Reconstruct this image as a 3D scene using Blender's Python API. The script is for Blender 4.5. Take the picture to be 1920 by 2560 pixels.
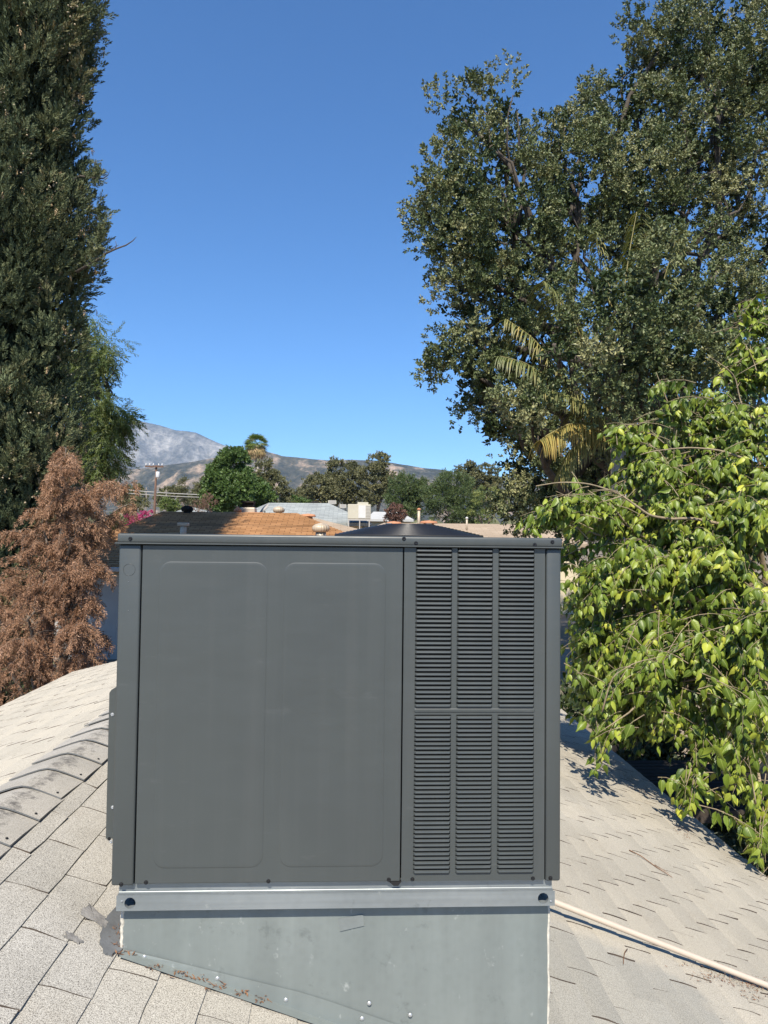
import bpy, bmesh, math, random
import numpy as np
from mathutils import Matrix, Vector

random.seed(7)
rng = np.random.default_rng(7)
D2R = math.radians
scene = bpy.context.scene
for o in list(bpy.data.objects):
    bpy.data.objects.remove(o)

# ------------------------------------------------------------------ camera
EYE = np.array([0.0, 0.0, 5.0])
YAW, PITCH, ROLL, FPX = D2R(-2.567), D2R(2.082), D2R(0.629), 1775.0
CAMROT = (Matrix.Rotation(YAW, 3, 'Z') @ Matrix.Rotation(math.pi / 2 + PITCH, 3, 'X') @ Matrix.Rotation(ROLL, 3, 'Z'))
cam_data = bpy.data.cameras.new('camera')
cam_data.sensor_fit = 'VERTICAL'
cam_data.sensor_height = 36.0
cam_data.sensor_width = 27.0
cam_data.lens = 36.0 * FPX / 2560.0
cam_data.clip_start = 0.05
cam_data.clip_end = 40000.0
cam = bpy.data.objects.new('camera', cam_data)
cam.matrix_world = Matrix.Translation(Vector(EYE)) @ CAMROT.to_4x4()
scene.collection.objects.link(cam)
scene.camera = cam

# ------------------------------------------------------------------ sky, sun, exposure
SUN_EL, SUN_AZ = D2R(52.0), D2R(9.0)          # SUN_AZ: how far the sun stands to the left of straight behind
sun_from = Vector((-math.sin(SUN_AZ) * math.cos(SUN_EL), -math.cos(SUN_AZ) * math.cos(SUN_EL), math.sin(SUN_EL)))
world = bpy.data.worlds.new('World')
scene.world = world
world.use_nodes = True
wn = world.node_tree.nodes
sky = wn.new('ShaderNodeTexSky')
sky.sky_type = 'NISHITA'
sky.sun_disc = False
sky.sun_elevation = SUN_EL
sky.sun_rotation = math.atan2(sun_from.x, sun_from.y)
sky.altitude = 400
sky.air_density = 1.0
sky.dust_density = 0.1
sky.ozone_density = 10.0
wn['Background'].inputs['Strength'].default_value = 0.112
hsv = wn.new('ShaderNodeHueSaturation')
hsv.inputs['Saturation'].default_value = 1.07
world.node_tree.links.new(sky.outputs[0], hsv.inputs['Color'])
world.node_tree.links.new(hsv.outputs[0], wn['Background'].inputs['Color'])
sd = bpy.data.lights.new('sun', 'SUN')
sd.energy = 5.0
sd.angle = D2R(0.5)
sd.color = (1.0, 0.92, 0.79)
sun = bpy.data.objects.new('sun', sd)
sun.rotation_euler = sun_from.to_track_quat('Z', 'Y').to_euler()
scene.collection.objects.link(sun)
vs = scene.view_settings
vs.view_transform = 'Standard'
vs.look = 'None'
vs.exposure = 0.75
vs.gamma = 1.0
vs.use_curve_mapping = False
scene.render.engine = 'CYCLES'
scene.cycles.use_denoising = True
scene.cycles.max_bounces = 5
scene.cycles.diffuse_bounces = 1
scene.cycles.transparent_max_bounces = 8
scene.cycles.volume_bounces = 0

# ------------------------------------------------------------------ helpers
ORG = {}
MROT = np.array(CAMROT)


def P(px, py, v):
    """point of the place seen at photo pixel (px, py) at depth v"""
    d = MROT @ np.array([(px - 960) / FPX, -(py - 1280) / FPX, -1.0])
    return EYE + d * (v / d[1])


def S(px_len, v):
    return px_len * v / FPX


def proj(V):
    q = (np.asarray(V, float) - EYE) @ MROT
    w = -q[..., 2]
    return np.stack([960 + FPX * q[..., 0] / w, 1280 - FPX * q[..., 1] / w, w], -1)


def tag(o, label=None, cat=None, group=None, kind=None):
    if label: o['label'] = label
    if cat: o['category'] = cat
    if group: o['group'] = group
    if kind: o['kind'] = kind
    return o


def thing(name, loc, label, cat, group=None):
    o = bpy.data.objects.new(name, None)
    o.empty_display_size = 0.2
    o.location = tuple(loc)
    scene.collection.objects.link(o)
    ORG[o.name] = np.array(loc, float)
    return tag(o, label, cat, group)


def link(name, me, m, parent=None, org=None, kind=None):
    o = bpy.data.objects.new(name, me)
    scene.collection.objects.link(o)
    if m is not None and len(me.materials) == 0:
        me.materials.append(m)
    if parent is not None:
        o.parent = parent
        ORG[o.name] = ORG[parent.name]
    else:
        ORG[o.name] = np.zeros(3) if org is None else np.array(org, float)
        o.location = tuple(ORG[o.name])
    if kind: o['kind'] = kind
    return o


def part(name, VF, m, parent=None, smooth=False, org=None, kind=None):
    V, F = VF
    base = ORG[parent.name] if parent is not None else (np.zeros(3) if org is None else np.array(org, float))
    me = bpy.data.meshes.new(name)
    me.from_pydata([tuple(np.asarray(p, float) - base) for p in V], [], [tuple(f) for f in F])
    me.update()
    if smooth:
        me.polygons.foreach_set('use_smooth', [True] * len(me.polygons))
    return link(name, me, m, parent, org, kind)


def tri_mesh(name, V, T, m, parent=None, tint=None, uv=None, smooth=False, org=None, kind=None):
    base = ORG[parent.name] if parent is not None else (np.zeros(3) if org is None else np.array(org, float))
    V = np.asarray(V, np.float64) - base
    T = np.asarray(T, np.int32)
    me = bpy.data.meshes.new(name)
    me.vertices.add(len(V)); me.vertices.foreach_set('co', V.astype(np.float32).ravel())
    me.loops.add(T.size); me.loops.foreach_set('vertex_index', T.ravel())
    me.polygons.add(len(T)); me.polygons.foreach_set('loop_start', np.arange(0, T.size, 3, dtype=np.int32))
    me.polygons.foreach_set('use_smooth', np.full(len(T), smooth))
    if tint is not None:
        a = me.attributes.new('tint', 'FLOAT', 'POINT'); a.data.foreach_set('value', np.asarray(tint, np.float32))
    if uv is not None:
        l = me.uv_layers.new(name='UVMap'); l.data.foreach_set('uv', np.asarray(uv, np.float32)[T.ravel()].ravel())
    me.update()
    me.validate()
    return link(name, me, m, parent, org, kind)


def cat_(*vfs):
    V, F = [], []
    for v, f in vfs:
        n = len(V)
        V += [tuple(p) for p in v]
        F += [tuple(i + n for i in q) for q in f]
    return V, F


def box(x0, x1, y0, y1, z0, z1, bev=0.0, seg=2):
    bm = bmesh.new()
    bmesh.ops.create_cube(bm, size=1.0)
    for v in bm.verts:
        v.co = Vector(((x0 + x1) / 2 + v.co.x * (x1 - x0), (y0 + y1) / 2 + v.co.y * (y1 - y0), (z0 + z1) / 2 + v.co.z * (z1 - z0)))
    if bev > 0:
        bmesh.ops.bevel(bm, geom=bm.edges[:], offset=bev, segments=seg, profile=0.5, affect='EDGES')
    bm.verts.index_update()
    r = [tuple(v.co) for v in bm.verts], [tuple(v.index for v in f.verts) for f in bm.faces]
    bm.free()
    return r


def prism(poly, a, b):
    """poly: list of 3-D points (a flat outline); extruded by vector b-a"""
    n = len(poly)
    d = np.array(b, float) - np.array(a, float)
    V = [tuple(p) for p in poly] + [tuple(np.array(p, float) + d) for p in poly]
    F = [tuple(range(n))[::-1], tuple(range(n, 2 * n))] + [(i, (i + 1) % n, n + (i + 1) % n, n + i) for i in range(n)]
    return V, F


def tube(pts, rad, n=6, cap=True):
    pts = [np.array(p, float) for p in pts]
    if not hasattr(rad, '__len__'):
        rad = [rad] * len(pts)
    V, F = [], []
    up = np.array([0.13, 0.27, 0.95])
    for i, p in enumerate(pts):
        t = pts[min(i + 1, len(pts) - 1)] - pts[max(i - 1, 0)]
        t = t / (np.linalg.norm(t) + 1e-9)
        if abs(t @ up) > 0.93: up = np.array([0.9, 0.3, 0.2])
        a = np.cross(t, up); a /= np.linalg.norm(a)
        b = np.cross(t, a)
        for k in range(n):
            th = 2 * math.pi * k / n
            V.append(tuple(p + rad[i] * (math.cos(th) * a + math.sin(th) * b)))
    for i in range(len(pts) - 1):
        for k in range(n):
            F.append((i * n + k, i * n + (k + 1) % n, (i + 1) * n + (k + 1) % n, (i + 1) * n + k))
    if cap:
        F.append(tuple(range(n))[::-1]); F.append(tuple(range((len(pts) - 1) * n, len(pts) * n)))
    return V, F


def lathe(prof, c, n=24, a0=0.0):
    V, F = [], []
    for r, z in prof:
        for k in range(n):
            th = 2 * math.pi * k / n + a0
            V.append((c[0] + r * math.cos(th), c[1] + r * math.sin(th), c[2] + z))
    for i in range(len(prof) - 1):
        for k in range(n):
            F.append((i * n + k, i * n + (k + 1) % n, (i + 1) * n + (k + 1) % n, (i + 1) * n + k))
    if prof[0][0] > 1e-6: F.append(tuple(range(n))[::-1])
    if prof[-1][0] > 1e-6: F.append(tuple(range((len(prof) - 1) * n, len(prof) * n)))
    return V, F


def tris_of(VF):
    V, F = VF
    T = []
    for f in F:
        for k in range(1, len(f) - 1):
            T.append((f[0], f[k], f[k + 1]))
    return np.array(V, float), np.array(T, int)


def frames(z, x=None):
    """orthonormal frames (K,3,3), columns x,y,z, with given z axes and random spin (or x hint)"""
    z = z / (np.linalg.norm(z, axis=1, keepdims=True) + 1e-9)
    if x is None:
        x = rng.normal(size=z.shape)
    x = x - (x * z).sum(1, keepdims=True) * z
    x = x / (np.linalg.norm(x, axis=1, keepdims=True) + 1e-9)
    y = np.cross(z, x)
    return np.stack([x, y, z], 2)


def scatter(tv, tf, pos, rot, sc):
    K, n = len(pos), len(tv)
    V = np.einsum('kij,nj->kni', rot, tv) * np.asarray(sc)[:, None, None] + pos[:, None, :]
    T = tf[None] + (np.arange(K) * n)[:, None, None]
    return V.reshape(-1, 3), T.reshape(-1, 3)


def multi_scatter(templates, pos, rot, sc, tint):
    """spread the instances over several templates; returns V, T, tint per vertex"""
    idx = rng.integers(0, len(templates), len(pos))
    Vs, Ts, Cs, n0 = [], [], [], 0
    for k, (tv, tf, tt) in enumerate(templates):
        s = idx == k
        if not s.any(): continue
        V, T = scatter(tv, tf, pos[s], rot[s], sc[s])
        Vs.append(V); Ts.append(T + n0); n0 += len(V)
        Cs.append((tint[s][:, None] + tt[None, :]).ravel())
    return np.concatenate(Vs), np.concatenate(Ts), np.clip(np.concatenate(Cs), 0, 1)


# ------------------------------------------------------------------ materials
def new_mat(name):
    m = bpy.data.materials.new(name)
    m.use_nodes = True
    nt = m.node_tree
    return m, nt, nt.nodes['Principled BSDF']


def N(nt, typ, **kw):
    n = nt.nodes.new(typ)
    for k, v in kw.items():
        setattr(n, k, v)
    return n


def noise(nt, vec, scale, detail=4.0, rough=0.6):
    n = N(nt, 'ShaderNodeTexNoise')
    n.inputs['Scale'].default_value = scale
    n.inputs['Detail'].default_value = detail
    n.inputs['Roughness'].default_value = rough
    if vec is not None: nt.links.new(vec, n.inputs['Vector'])
    return n.outputs['Fac']


def ramp(nt, fac, stops, interp='LINEAR'):
    r = N(nt, 'ShaderNodeValToRGB')
    r.color_ramp.interpolation = interp
    e = r.color_ramp.elements
    while len(e) < len(stops): e.new(0.5)
    for k, (p, c) in enumerate(stops):
        e[k].position = p
        e[k].color = (*c, 1) if len(c) == 3 else c
    nt.links.new(fac, r.inputs[0])
    return r.outputs[0]


def mix(nt, fac, a, b, mode='MIX'):
    n = N(nt, 'ShaderNodeMix', data_type='RGBA', blend_type=mode)
    for sock, val in ((n.inputs[0], fac), (n.inputs[6], a), (n.inputs[7], b)):
        if hasattr(val, 'links'): nt.links.new(val, sock)
        elif isinstance(val, (int, float)): sock.default_value = val
        else: sock.default_value = (*val, 1)
    return n.outputs[2]


def bump(nt, b, height, strength, dist=0.01, prev=None):
    n = N(nt, 'ShaderNodeBump')
    n.inputs['Strength'].default_value = strength
    n.inputs['Distance'].default_value = dist
    nt.links.new(height, n.inputs['Height'])
    if prev is not None: nt.links.new(prev, n.inputs['Normal'])
    nt.links.new(n.outputs[0], b.inputs['Normal'])
    return n.outputs[0]


def wpos(nt, scale=None):
    g = N(nt, 'ShaderNodeNewGeometry')
    if scale is None: return g.outputs['Position']
    mp = N(nt, 'ShaderNodeMapping')
    mp.inputs['Scale'].default_value = scale
    nt.links.new(g.outputs['Position'], mp.inputs['Vector'])
    return mp.outputs[0]


def plain(name, col, rough=0.6, metal=0.0, var=0.15, scale=6.0, bmp=0.0, bscale=80.0, spec=0.5):
    m, nt, b = new_mat(name)
    p = wpos(nt)
    f = noise(nt, p, scale, 5)
    lo = tuple(c * (1 - var) for c in col); hi = tuple(min(1, c * (1 + var)) for c in col)
    c = ramp(nt, f, [(0.3, lo), (0.7, hi)])
    nt.links.new(c, b.inputs['Base Color'])
    b.inputs['Roughness'].default_value = rough
    b.inputs['Metallic'].default_value = metal
    b.inputs['Specular IOR Level'].default_value = spec
    if bmp > 0: bump(nt, b, noise(nt, p, bscale, 3), bmp, 0.01)
    return m


def foliage_mat(name, stops, rough=0.45, trans=0.25, spec=0.5, veins=False):
    m, nt, b = new_mat(name)
    a = N(nt, 'ShaderNodeAttribute', attribute_name='tint')
    c = ramp(nt, a.outputs['Fac'], stops)
    if veins:
        uvn = N(nt, 'ShaderNodeUVMap')
        sx = N(nt, 'ShaderNodeSeparateXYZ'); nt.links.new(uvn.outputs[0], sx.inputs[0])
        ab = N(nt, 'ShaderNodeMath', operation='ABSOLUTE'); nt.links.new(sx.outputs[0], ab.inputs[0])
        mu = N(nt, 'ShaderNodeMath', operation='MULTIPLY'); nt.links.new(ab.outputs[0], mu.inputs[0]); mu.inputs[1].default_value = 0.8
        su = N(nt, 'ShaderNodeMath', operation='SUBTRACT'); nt.links.new(sx.outputs[1], su.inputs[0]); nt.links.new(mu.outputs[0], su.inputs[1])
        m2 = N(nt, 'ShaderNodeMath', operation='MULTIPLY'); nt.links.new(su.outputs[0], m2.inputs[0]); m2.inputs[1].default_value = 44.0
        si = N(nt, 'ShaderNodeMath', operation='SINE'); nt.links.new(m2.outputs[0], si.inputs[0])
        mid = N(nt, 'ShaderNodeMath', operation='LESS_THAN'); nt.links.new(ab.outputs[0], mid.inputs[0]); mid.inputs[1].default_value = 0.022
        mf = N(nt, 'ShaderNodeMath', operation='MULTIPLY'); nt.links.new(mid.outputs[0], mf.inputs[0]); mf.inputs[1].default_value = 0.4
        c = mix(nt, mf.outputs[0], c, (0.36, 0.42, 0.12))
        bump(nt, b, si.outputs[0], 0.10, 0.002)
    nt.links.new(c, b.inputs['Base Color'])
    b.inputs['Roughness'].default_value = rough
    b.inputs['Specular IOR Level'].default_value = spec
    t = N(nt, 'ShaderNodeBsdfTranslucent')
    t2 = mix(nt, 1.0, c, (1.25, 1.2, 0.55), 'MULTIPLY')
    nt.links.new(t2, t.inputs['Color'])
    mx = N(nt, 'ShaderNodeMixShader')
    mx.inputs[0].default_value = trans
    nt.links.new(b.outputs[0], mx.inputs[1]); nt.links.new(t.outputs[0], mx.inputs[2])
    nt.links.new(mx.outputs[0], nt.nodes['Material Output'].inputs['Surface'])
    return m


def shingle_mat():
    m, nt, b = new_mat('weathered_shingle_granules')
    p = wpos(nt)
    sep = N(nt, 'ShaderNodeSeparateXYZ'); nt.links.new(p, sep.inputs[0])
    # side of the ridge: bleached cream on the far slope, grey towards the near left
    n1 = noise(nt, p, 0.9, 4)
    n2 = noise(nt, p, 5.0, 4)
    fine = noise(nt, p, 390.0, 2, 0.8)
    fine2 = noise(nt, p, 95.0, 2, 0.6)
    warm = ramp(nt, n1, [(0.3, (0.362, 0.333, 0.275)), (0.7, (0.432, 0.398, 0.331))])
    # distance mask: x + 0.45*v picks the bleached, coated part
    k = N(nt, 'ShaderNodeMath', operation='MULTIPLY_ADD'); nt.links.new(sep.outputs[1], k.inputs[0]); k.inputs[1].default_value = 0.55
    nt.links.new(sep.outputs[0], k.inputs[2])
    near = N(nt, 'ShaderNodeMapRange'); nt.links.new(k.outputs[0], near.inputs[0])
    near.inputs[1].default_value = 0.3; near.inputs[2].default_value = 1.5
    far_l = N(nt, 'ShaderNodeMath', operation='LESS_THAN'); nt.links.new(sep.outputs[0], far_l.inputs[0]); far_l.inputs[1].default_value = -1.2
    mxm = N(nt, 'ShaderNodeMath', operation='MAXIMUM'); nt.links.new(near.outputs[0], mxm.inputs[0]); nt.links.new(far_l.outputs[0], mxm.inputs[1])
    grey = ramp(nt, n2, [(0.3, (0.350, 0.335, 0.298)), (0.7, (0.415, 0.398, 0.357))])
    base = mix(nt, mxm.outputs[0], grey, warm)
    base = mix(nt, far_l.outputs[0], base, (0.4752, 0.4368, 0.3612))
    # pale elastomeric coating brushed round the pipe
    vx = N(nt, 'ShaderNodeVectorMath', operation='DISTANCE'); nt.links.new(p, vx.inputs[0]); vx.inputs[1].default_value = (1.0, 2.35, 3.35)
    ad = N(nt, 'ShaderNodeMath', operation='MULTIPLY_ADD'); nt.links.new(n2, ad.inputs[0]); ad.inputs[1].default_value = 0.5; nt.links.new(vx.outputs['Value'], ad.inputs[2])
    coat = ramp(nt, ad.outputs[0], [(0.86, (1, 1, 1)), (0.98, (0, 0, 0))])
    base = mix(nt, coat, base, (0.3388, 0.3251, 0.2839))
    # granules
    g1 = ramp(nt, fine, [(0.36, (0.16, 0.145, 0.13)), (0.50, (0.97, 0.97, 0.97)), (0.58, (1.05, 1.05, 1.05)), (0.68, (1.45, 1.45, 1.42))])
    inv = N(nt, 'ShaderNodeMath', operation='MULTIPLY_ADD'); nt.links.new(mxm.outputs[0], inv.inputs[0]); inv.inputs[1].default_value = -0.3; inv.inputs[2].default_value = 0.95
    base = mix(nt, inv.outputs[0], base, g1, 'MULTIPLY')
    st = ramp(nt, noise(nt, p, 2.3, 6, 0.7), [(0.55, (1, 1, 1)), (0.75, (0.86, 0.83, 0.79))])
    base = mix(nt, 0.7, base, st, 'MULTIPLY')
    tn = N(nt, 'ShaderNodeAttribute', attribute_name='tone')
    base = mix(nt, 1.0, base, ramp(nt, tn.outputs['Fac'], [(0.0, (0.92, 0.92, 0.915)), (0.5, (1, 1, 1)), (1.0, (1.06, 1.05, 1.03))]), 'MULTIPLY')
    nt.links.new(base, b.inputs['Base Color'])
    b.inputs['Roughness'].default_value = 0.95
    b.inputs['Specular IOR Level'].default_value = 0.15
    bump(nt, b, fine2, 0.35, 0.004)
    return m


def ridge_mat():
    m, nt, b = new_mat('mossy_ridge_granules')
    p = wpos(nt)
    sep = N(nt, 'ShaderNodeSeparateXYZ'); nt.links.new(p, sep.inputs[0])
    fine = noise(nt, p, 380.0, 2, 0.8)
    c = ramp(nt, noise(nt, p, 4, 3), [(0.3, (0.3325, 0.3149, 0.276)), (0.7, (0.418, 0.3948, 0.3496))])
    g1 = ramp(nt, fine, [(0.36, (0.30, 0.28, 0.26)), (0.48, (1, 1, 1))])
    c = mix(nt, 0.85, c, g1, 'MULTIPLY')
    # dark lichen growing along the crest (a band with a ragged outline)
    d = N(nt, 'ShaderNodeMath', operation='ADD'); nt.links.new(sep.outputs[0], d.inputs[0]); d.inputs[1].default_value = 1.13
    da = N(nt, 'ShaderNodeMath', operation='ABSOLUTE'); nt.links.new(d.outputs[0], da.inputs[0])
    md = N(nt, 'ShaderNodeMath', operation='MULTIPLY_ADD'); nt.links.new(noise(nt, p, 27, 6, 0.8), md.inputs[0]); md.inputs[1].default_value = -0.42; nt.links.new(da.outputs[0], md.inputs[2])
    lich = ramp(nt, md.outputs[0], [(-0.0, (1, 1, 1)), (0.0, (1, 1, 1))])
    mr = N(nt, 'ShaderNodeMapRange'); nt.links.new(md.outputs[0], mr.inputs[0])
    mr.inputs[1].default_value = -0.175; mr.inputs[2].default_value = -0.25; mr.inputs[3].default_value = 0.0; mr.inputs[4].default_value = 0.85
    c = mix(nt, mr.outputs[0], c, (0.09, 0.085, 0.08))
    nt.links.new(c, b.inputs['Base Color'])
    b.inputs['Roughness'].default_value = 0.95
    b.inputs['Specular IOR Level'].default_value = 0.15
    bump(nt, b, fine, 0.3, 0.003)
    return m


def paint_mat():
    m, nt, b = new_mat('charcoal_unit_paint')
    p = wpos(nt)
    c = ramp(nt, noise(nt, p, 2.2, 3), [(0.3, (0.0516, 0.05848, 0.05829)), (0.7, (0.05848, 0.06622, 0.06481))])
    # faint wipe marks
    q = wpos(nt, (2.2, 1, 9))
    w = ramp(nt, noise(nt, q, 3.0, 6, 0.7), [(0.62, (0, 0, 0)), (0.8, (0.28, 0.28, 0.28))])
    c = mix(nt, w, c, (0.13, 0.135, 0.135))
    dust_refl = ramp(nt, noise(nt, wpos(nt, (30, 30, 0.8)), 1.0, 5, 0.6), [(0.5, (0, 0, 0)), (0.8, (0.13, 0.13, 0.13))])  # vertical streaks: dust, with reflection streaks put into the colour too
    c = mix(nt, dust_refl, c, (0.12, 0.12, 0.115))
    sc_ = ramp(nt, noise(nt, wpos(nt, (1, 1, 4)), 38.0, 3, 0.7), [(0.74, (0, 0, 0)), (0.78, (0.5, 0.5, 0.5))])
    c = mix(nt, sc_, c, (0.17, 0.175, 0.175))
    nt.links.new(c, b.inputs['Base Color'])
    r = ramp(nt, noise(nt, q, 5.0, 4), [(0.3, (0.34,) * 3), (0.7, (0.46,) * 3)])
    nt.links.new(r, b.inputs['Roughness'])
    wob = bump(nt, b, noise(nt, p, 3.0, 2), 0.10, 0.05)
    bump(nt, b, noise(nt, p, 900, 1), 0.03, 0.001, wob)
    return m


def galv_mat(name, lo, hi, rough, metal, streak):
    m, nt, b = new_mat(name)
    p = wpos(nt)
    c = ramp(nt, noise(nt, p, 3.0, 5), [(0.3, lo), (0.7, hi)])
    q = wpos(nt, (9, 9, 0.7) if streak == 'v' else (1.0, 1.0, 40))
    s = ramp(nt, noise(nt, q, 1.0, 5, 0.65), [(0.36, (0.86,) * 3), (0.70, (1.12,) * 3)])
    c = mix(nt, 0.75, c, s, 'MULTIPLY')
    v = N(nt, 'ShaderNodeTexVoronoi'); v.inputs['Scale'].default_value = 45.0; nt.links.new(p, v.inputs['Vector'])
    sp = ramp(nt, v.outputs['Distance'], [(0.0, (0.93,) * 3), (0.6, (1.05,) * 3)])
    c = mix(nt, 0.5, c, sp, 'MULTIPLY')
    d = ramp(nt, noise(nt, p, 13.0, 6, 0.75), [(0.60, (0, 0, 0)), (0.70, (0.45, 0.45, 0.45))])
    c = mix(nt, d, c, tuple(x * 0.55 for x in lo))
    w = ramp(nt, noise(nt, wpos(nt, (1.3, 1.3, 1.0)), 21.0, 5, 0.7), [(0.63, (0, 0, 0)), (0.72, (0.5, 0.5, 0.5))])
    c = mix(nt, w, c, (0.42, 0.44, 0.42))
    nt.links.new(c, b.inputs['Base Color'])
    b.inputs['Metallic'].default_value = metal
    b.inputs['Roughness'].default_value = rough
    bump(nt, b, noise(nt, p, 5.0, 3), 0.12, 0.02)
    return m


def roof_far_mat(name, c1, c2, c3, row=0.13, wid=0.3):
    """asphalt shingle colours by brick cells in the roof's own plane (object generated from world position)"""
    m, nt, b = new_mat(name)
    tc = N(nt, 'ShaderNodeUVMap')
    br = N(nt, 'ShaderNodeTexBrick')
    br.inputs['Scale'].default_value = 1.0
    br.inputs['Brick Width'].default_value = wid
    br.inputs['Row Height'].default_value = row
    br.inputs['Mortar Size'].default_value = 0.012
    br.inputs['Color1'].default_value = (*c1, 1); br.inputs['Color2'].default_value = (*c2, 1); br.inputs['Mortar'].default_value = (*c3, 1)
    nt.links.new(tc.outputs[0], br.inputs['Vector'])
    f = ramp(nt, noise(nt, wpos(nt), 0.8, 5), [(0.3, (0.86,) * 3), (0.7, (1.1,) * 3)])
    c = mix(nt, 1.0, br.outputs['Color'], f, 'MULTIPLY')
    nt.links.new(c, b.inputs['Base Color'])
    b.inputs['Roughness'].default_value = 0.9
    b.inputs['Specular IOR Level'].default_value = 0.2
    bump(nt, b, br.outputs['Fac'], -0.4, 0.02)
    return m


M = {}
M['paint'] = paint_mat()
M['black'] = plain('black_wire_coating', (0.012, 0.012, 0.013), 0.35, 0, 0.1)
M['dark_in'] = plain('dark_coil_fins', (0.012, 0.012, 0.013), 0.7, 0, 0.2, 60)
M['screw'] = plain('dark_screw_steel', (0.03, 0.03, 0.032), 0.35, 0.6, 0.3, 90)
M['bright'] = plain('bright_zinc', (0.55, 0.56, 0.57), 0.35, 0.7, 0.1)
M['rail'] = galv_mat('galvanised_rail', (0.2288, 0.2552, 0.264), (0.3168, 0.3432, 0.352), 0.40, 0.5, 'h')
M['curb'] = galv_mat('galvanised_curb', (0.1628, 0.1866, 0.1795), (0.198, 0.2218, 0.213), 0.6, 0.12, 'v')
M['patch'] = plain('dull_tape', (0.175, 0.195, 0.192), 0.5, 0.1, 0.1, 30)
M['caulk'] = plain('old_cream_caulk', (0.5, 0.47, 0.40), 0.8, 0, 0.3, 25, 0.4, 60)
M['lead'] = plain('grey_roof_membrane', (0.115, 0.12, 0.122), 0.75, 0, 0.25, 12, 0.3, 30)
M['mastic'] = plain('grey_roof_mastic', (0.19, 0.182, 0.17), 0.85, 0, 0.3, 30, 0.5, 60)
M['pvc'] = plain('cream_pvc_pipe', (0.4752, 0.4004, 0.3256), 0.4, 0, 0.05, 12)
M['shingle'] = shingle_mat()
M['ridge'] = ridge_mat()
M['felt'] = plain('dark_roofing_felt', (0.085, 0.068, 0.056), 0.95, 0, 0.35, 9, 0, 80, 0.1)
M['drip'] = plain('painted_drip_edge', (0.55, 0.50, 0.43), 0.6, 0, 0.15, 4)
M['litter'] = plain('dry_leaf_litter', (0.17, 0.085, 0.042), 0.9, 0, 0.5, 40)
M['wood'] = plain('grey_weathered_wood', (0.16, 0.14, 0.12), 0.85, 0, 0.25, 8)
M['dark_wood'] = plain('shade_tinted_wood', (0.05, 0.04, 0.032), 0.85, 0, 0.3, 8, 0, 80, 0.15)  # canopy shade is put into this wood colour
M['stucco_own'] = plain('tan_stucco', (0.45, 0.40, 0.33), 0.9, 0, 0.08, 2, 0.3, 120)
M['dirt'] = plain('dry_dirt', (0.20, 0.155, 0.115), 0.95, 0, 0.3, 0.8, 0.5, 12)

# ------------------------------------------------------------------ ground, hills, mountains
def gz(x, y):
    """height of the ground"""
    y = np.asarray(y, float)
    t = np.clip((y - 9) / 8.0, 0, 1)
    z = 1.75 * t * t * (3 - 2 * t) + np.clip(y - 17, 0, 200) * 0.012 + np.clip(y - 217, 0, 2500) * 0.0125
    return z


def ground_mesh():
    ys = np.concatenate([np.linspace(-150, 4, 8), np.linspace(5, 22, 24), np.geomspace(24, 6200, 50)])
    xs = np.concatenate([-np.geomspace(6500, 3, 26), np.linspace(-2, 2, 3), np.geomspace(3, 6500, 26)])
    X, Y = np.meshgrid(xs, ys)
    Z = gz(X, Y)
    V = np.stack([X, Y, Z], -1).reshape(-1, 3)
    nx, ny = len(xs), len(ys)
    T = []
    for j in range(ny - 1):
        for i in range(nx - 1):
            a = j * nx + i
            T += [(a, a + 1, a + nx + 1), (a, a + nx + 1, a + nx)]
    return V, T


def ground_mat():
    m, nt, b = new_mat('dry_yard_ground')
    p = wpos(nt)
    c = ramp(nt, noise(nt, p, 0.35, 6), [(0.35, (0.10, 0.09, 0.055)), (0.5, (0.19, 0.15, 0.105)), (0.68, (0.26, 0.21, 0.155))])
    f = ramp(nt, noise(nt, p, 14, 4), [(0.3, (0.75,) * 3), (0.7, (1.15,) * 3)])
    nt.links.new(mix(nt, 1.0, c, f, 'MULTIPLY'), b.inputs['Base Color'])
    b.inputs['Roughness'].default_value = 0.95
    bump(nt, b, noise(nt, p, 9, 4), 0.4, 0.05)
    return m


gV, gT = ground_mesh()
tag(tri_mesh('ground', gV, gT, ground_mat(), smooth=True), kind='structure')


def value_noise(x, y, seed):
    r = np.random.default_rng(seed)
    tab = r.random((64, 64))
    xi, yi = np.floor(x).astype(int), np.floor(y).astype(int)
    fx, fy = x - xi, y - yi
    fx, fy = fx * fx * (3 - 2 * fx), fy * fy * (3 - 2 * fy)
    g = lambda a, b: tab[a % 64, b % 64]
    return (g(xi, yi) * (1 - fx) + g(xi + 1, yi) * fx) * (1 - fy) + (g(xi, yi + 1) * (1 - fx) + g(xi + 1, yi + 1) * fx) * fy


def fbm(x, y, seed, octv=5, ridged=False):
    s, a, t = 0, 1.0, 0
    for k in range(octv):
        n = value_noise(x * 2 ** k, y * 2 ** k, seed + k)
        if ridged: n = 1 - np.abs(2 * n - 1)
        s = s + a * n; t += a; a *= 0.5
    return s / t


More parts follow.
